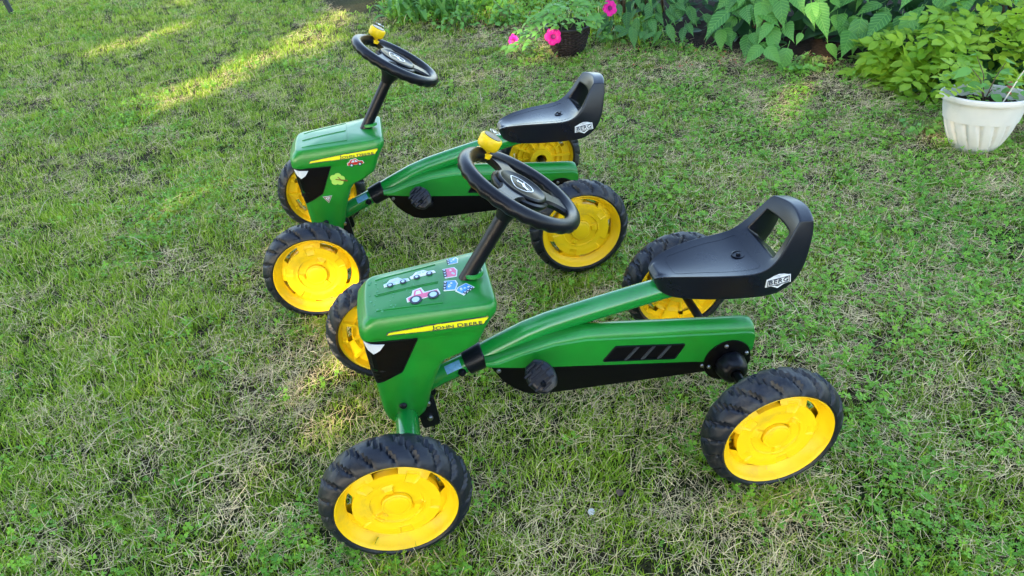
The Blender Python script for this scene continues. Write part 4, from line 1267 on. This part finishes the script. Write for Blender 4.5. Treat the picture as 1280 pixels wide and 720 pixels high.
for i in range(285):
    k = random.random()
    if k < .66:   # mound on the pot
        a = random.uniform(0, 2 * PI); q = random.random() ** .5 * .135; p = Vector((q * math.cos(a), q * math.sin(a), .03 + .12 * (1 - (q / .14) ** 2) * random.uniform(.4, 1)))
    elif k < .9:  # trailing to the left down to the grass
        u = random.random(); p = Vector((-.08 - .16 * u + random.gauss(0, .025), -.02 + random.gauss(0, .05), .06 - .13 * u + random.uniform(-.0, .05)))
        p.z = max(p.z, -.09)
    else:         # to the right
        u = random.random(); p = Vector((.05 + .13 * u, .06 + random.gauss(0, .03), .09 + .04 * u + random.gauss(0, .02)))
    d = Vector((p.x, p.y - .02, 0)).normalized() + Vector((random.gauss(0, .5), random.gauss(0, .5), random.uniform(-.5, .6)))
    o = obj('leaf', random.choice(pl_me), pt); aim(o, p, d, Vector((0, -.35, 1)), random.uniform(.7, 1.15))
mb = MB()
for i in range(9):
    e = Vector((random.uniform(-.22, .15), random.uniform(-.06, .06), random.uniform(-.02, .09)))
    mb.tube([(0, 0, 0), e * .5 + Vector((0, 0, .06)), e], [.003, .0025, .0015], 5)
mb.build('stem', M['stem'], pt, fix=False)
def flower(parent, pos, d, s=1.0):
    """five fused ruffled petals round a dark throat"""
    mb = MB(); rows = []; n = 40
    for r, z in ((.004, -.020), (.006, -.008), (.012, .0), (.022, .004), (.030, .003), (.034, .000)):
        row = []
        for k in range(n):
            a = 2 * PI * k / n; lob = 1 - .16 * (abs(math.cos(2.5 * a)) ** 6) * (r / .034) ** 2
            row.append((z + .003 * math.sin(10 * a) * (r / .034) ** 2 + .0016 * math.cos(5 * a) * r / .034, r * lob * math.cos(a) * s, r * lob * math.sin(a) * s))
        rows.append(row)
    mb.grid(rows, close_v=True)
    f = mb.build('flower', M['petal'], parent, smooth=60, fix=False); aim(f, pos, d, Vector((0, 0, 1)))
    th = MB().lathe([(.0105, 0), (.006, -.004), (0, -.006)], 16, axis='z'); 
    th.v = [(c + .0015, a, b) for a, b, c in th.v]
    th.build('throat', M['throat'], f, fix=False)
wl_ = Vector((.325, 3.310, .105))
for (x, y, z), d, s in (((.085, 3.30, .078), (-.75, -.6, .25), .95), ((.252, 3.20, .115), (.05, -.9, .45), 1.08), ((.520, 3.39, .165), (.35, -.85, .45), 1.05)):
    flower(pt, Vector((x, y, z)) - wl_, d, s)

# ------------------------------------------------------------------ white pot
P0 = (1.458, 2.100, -.004)
po = thing('flower_pot', 'off white plastic pot with slanted petal flutes, near the right edge', 'plant pot', P0)
po.rotation_euler = (rad(-7), rad(1.5), 0)
mb = MB(); nn = 160; rows = []; Hp = .160
for j in range(25):
    u = j / 24; r = .056 + .058 * u ** .8 + (.006 * math.sin(PI * min(1, u * 1.3)))
    row = []
    for k in range(nn):
        a = 2 * PI * k / nn; ph = (a * 15 / (2 * PI) + u * .9) % 1.0
        dd = abs(ph - .5) * 2; env = max(0, math.sin(PI * min(1, max(0, (u - .06) / .84)))) ** .6
        fl = -.009 * env * max(0, 1 - dd / (.15 + .55 * u)) ** 1.2 if dd < (.15 + .55 * u) else 0
        row.append(((r + fl) * math.cos(a), (r + fl) * math.sin(a), .002 + Hp * u))
    rows.append(row)
mb.grid(rows, close_v=True); mb.lathe([(.056, .002), (0, .004)], nn, axis='z')
mb.build('pot_wall', M['pot'], po, smooth=60)
mb = MB(); mb.lathe([(.1150, Hp - .003), (.121, Hp - .001), (.1235, Hp + .004), (.1225, Hp + .013), (.119, Hp + .016), (.115, Hp + .0155), (.113, Hp + .010), (.108, Hp - .03), (.102, Hp - .06)], 72, axis='z')
mb.build('pot_rim', M['pot'], po)
mb = MB(); rws = []
for r in (.0, .02, .04, .06, .08, .095, .1085):
    rws.append([(r * math.cos(a), r * math.sin(a), Hp - .018 + .012 * random.uniform(-1, 1) * (1 if r < .09 else .3) + .008 * (1 - r / .11)) for a in [2 * PI * k / 40 for k in range(40)]])
rws[0] = [(0, 0, Hp - .01)] * 40
mb.grid(rws, close_v=True); mb.build('soil_fill', M['soil'], po, smooth=50)
MB().tube([(-.005, -.06, Hp - .02), (.06, -.02, Hp + .07), (.17, .04, Hp + .21)], [.0022, .002, .0018], 8).build('stick', M['stick'], None, P0)
bpy.data.objects['stick'].data.update()
tag(bpy.data.objects['stick'], 'thin pale stick poked into the soil of the white pot', 'stick')
pp = thing('pot_plant', 'sparse leafy seedling growing in the white pot', 'plant', (P0[0] + .003, P0[1] + .018, Hp - .012))
ml = [leaf_mesh('leaf', .055, .036, M['petleaf'], curl=c, fold=.15, nu=7, heart=.7, petiole=.012) for c in (.15, .35)]
for (x, y, z, dx, dy, s) in ((-.02, .01, .05, -1, -.3, 1.1), (.0, -.03, .03, .2, -1, .9), (.02, .02, .07, .3, .5, 1.0), (.05, .0, .05, 1, -.4, .8), (-.05, .03, .08, -1, .5, 1.2), (-.07, .0, .10, -.9, -.1, 1.0),
                             (.06, .04, .10, 1, .4, .9), (-.03, .06, .12, -.3, 1, .9), (.08, -.03, .03, .9, -.8, .7), (.11, .03, .06, 1, .1, .7)):
    o = obj('leaf', random.choice(ml), pp); aim(o, (x, y, z), (dx, dy, -.2), (0, -.3, 1), s)
for i in range(60):
    a = random.uniform(0, 2 * PI); q = random.random() ** .5 * .09
    o = obj('leaf', random.choice(sm), pp); aim(o, (q * math.cos(a), q * math.sin(a), .006 + random.uniform(0, .012)), (math.cos(a * 3), math.sin(a * 3), .3), (0, 0, 1), random.uniform(.25, .5))
mb = MB()
for e in ((-.06, .02, .10), (.05, .03, .10), (.0, -.02, .04), (-.03, .05, .12)): mb.tube([(0, 0, -.01), (e[0] * .4, e[1] * .4, e[2] * .6), e], [.002, .0016, .001], 5)
mb.build('stem', M['stem_red'], pp, fix=False)
for i in range(44):
    a = random.uniform(0, 2 * PI); q = random.random() ** .5 * .085
    o = obj('leaf', random.choice(cmp_ if i % 2 else ml), pp); aim(o, (q * math.cos(a), q * math.sin(a) * .8 + .03, .010 + random.uniform(0, .06)), (math.cos(a) + random.gauss(0, .3), math.sin(a) + random.gauss(0, .3), random.uniform(-.1, .8)), (0, -.2, 1), random.uniform(.4, .75))
rl = [leaf_mesh('leaf', .022, .016, M['redbits'], curl=.3, fold=.2, nu=5, heart=.7)]
for i in range(5):
    o = obj('leaf', rl[0], pp); o['label'] = 'dark red leaf'; aim(o, (.06 + random.gauss(0, .01), -.02 + random.gauss(0, .01), .035 + random.uniform(0, .02)), (random.gauss(0, 1), random.gauss(0, 1), .2), (0, 0, 1), 1)

# ------------------------------------------------------------------ pole at the far left, dead leaf, clover flower
mb = MB(); mb.tube([(0, 0, 0), (-.10, .06, .55), (-.20, .12, 1.1)], [.016, .015, .015], 14); mb.tube([(0, 0, 0), (.002, -.001, .02)], [.021, .021], 14)
o = mb.build('metal_pole', M['pole'], None, (-2.93, 4.86, 0)); tag(o, 'dark green metal pole leg standing on the lawn in the far left corner', 'pole')
o = obj('dead_leaf', leaf_mesh('dead_leaf', .022, .015, M['deadleaf'], curl=.4, fold=.4, nu=6, heart=.8)); aim(o, (.155, .845, .022), (.6, 1, .1), (0, -.3, 1)); tag(o, 'small dark dead leaf lying in the grass between the near wheels', 'leaf')
mb = MB()
for i in range(34):
    ph = math.acos(1 - 1.6 * (i + .5) / 34); a = i * 2.4; d = Vector((math.sin(ph) * math.cos(a), math.sin(ph) * math.sin(a), math.cos(ph)))
    mb.tube([d * .002, d * .006], [.0005, .0007], 4)
o = mb.build('clover_flower', M['lamp'], None, (.105, .815, .024), fix=False); tag(o, 'white clover flower head in the grass between the near wheels', 'flower')

# ------------------------------------------------------------------ unseen trees towards the sun, put in to shade the lawn
def occluder_tree(label, cx, cy, rx, ry, zc, rz, n):
    t = thing('occluder_tree', label, 'tree', (cx, cy, 0), 0, 'unseen trees placed to shade the lawn')
    MB().tube([(0, 0, 0), (.05, .03, 1.2), (0, .1, 2.4), (.1, 0, zc)], [.22, .17, .13, .07], 12).build('trunk', M['bark'], t, fix=False)
    mb = MB()
    for i in range(12):
        a = 2 * PI * i / 12; z0 = random.uniform(1.4, 3)
        mb.tube([(0, .05, z0), (math.cos(a) * rx * .4, math.sin(a) * ry * .4, z0 + .6), (math.cos(a) * rx * .8, math.sin(a) * ry * .8, zc + random.uniform(-.8, 1))], [.07, .045, .02], 6)
    mb.build('limb', M['bark'], t, fix=False)
    u = rng.normal(0, 1, (n * 2, 3)); u /= np.linalg.norm(u, axis=1)[:, None]
    P = u * (rng.random((n * 2, 1)) ** (1 / 3.0)) * np.array([rx, ry, rz]) * (1 + .0 * u)
    P = np.sign(P) * np.abs(P / np.array([rx, ry, rz])) ** .8 * np.array([rx, ry, rz]) + np.array([cx, cy, zc])
    sh = P[:, :2] - np.array(SUN_DIR)[:2] * (P[:, 2:3] / SUN_DIR.z)
    keep = np.ones(len(P), bool)
    for (ax, ay, bx, by, w) in GAPS:
        a = np.array([ax, ay]); b = np.array([bx, by]); ab = b - a
        tt = np.clip(((sh - a) @ ab) / max(1e-9, ab @ ab), 0, 1)
        d = np.linalg.norm(sh - a - tt[:, None] * ab, axis=1)
        keep &= d > w * (.55 + 1.1 * rng.random(len(P)))
    P = P[keep][:n]; n = len(P)
    s = rng.uniform(.09, .15, n)
    a = rng.normal(0, 1, (n, 3)); a /= np.linalg.norm(a, axis=1)[:, None]; b = np.cross(a, rng.normal(0, 1, (n, 3))); b /= np.linalg.norm(b, axis=1)[:, None]
    V = np.stack([P - a * s[:, None], P - b * s[:, None] * .55, P + a * s[:, None], P + b * s[:, None] * .55], 1).reshape(-1, 3) - np.array([cx, cy, 0])
    me = bpy.data.meshes.new('crown'); me.vertices.add(4 * n); me.vertices.foreach_set('co', V.astype(np.float32).ravel())
    me.loops.add(4 * n); me.loops.foreach_set('vertex_index', np.arange(4 * n, dtype=np.int32)); me.polygons.add(n)
    me.polygons.foreach_set('loop_start', np.arange(0, 4 * n, 4, dtype=np.int32)); me.update(calc_edges=True); me.materials.append(M['treeleaf'])
    o = obj('crown', me, t); o['kind'] = 'stuff'
# openings cut in the crowns to aim sun patches at the lawn (segment on the ground and half width)
GAPS = [(-.44, 1.02, -.34, 1.28, .16), (-.36, 1.42, -.30, 1.60, .13), (-.02, 1.28, .03, 1.36, .06), (-.62, 1.75, -.50, 2.0, .07), (-1.4, 3.1, -.95, 3.75, .17), (-.95, 3.80, -.72, 4.55, .17), (-2.0, 3.9, -1.7, 4.3, .12), (-1.05, 2.1, -.95, 2.3, .09), (1.0, 2.45, 1.15, 2.7, .07), (-1.9, 4.9, -1.5, 5.4, .15), (.16, 3.28, .22, 3.45, .12), (.0, 4.1, .1, 4.3, .1), (1.3, 3.0, 1.6, 3.4, .08),
        (1.42, 2.18, 1.44, 2.24, .09), (1.25, 2.15, 1.3, 2.3, .05)]
hz = Vector((SUN_DIR.x, SUN_DIR.y, 0)).normalized(); sx = Vector((hz.y, -hz.x, 0))
c0 = Vector((-.6, 3.0, 0)) + hz * (4.4 / math.tan(SUN_EL))
for k, (du, lab) in enumerate(((-3.4, 'unseen leafy tree behind the photographer, placed for shade, rightmost of three'), (0, 'unseen leafy tree behind the photographer, placed for shade, middle of three'), (3.4, 'unseen leafy tree behind the photographer, placed for shade, leftmost of three'))):
    c = c0 - sx * du
    occluder_tree(lab, c.x, c.y, 2.7, 2.7, 4.4, 2.9, 12500)
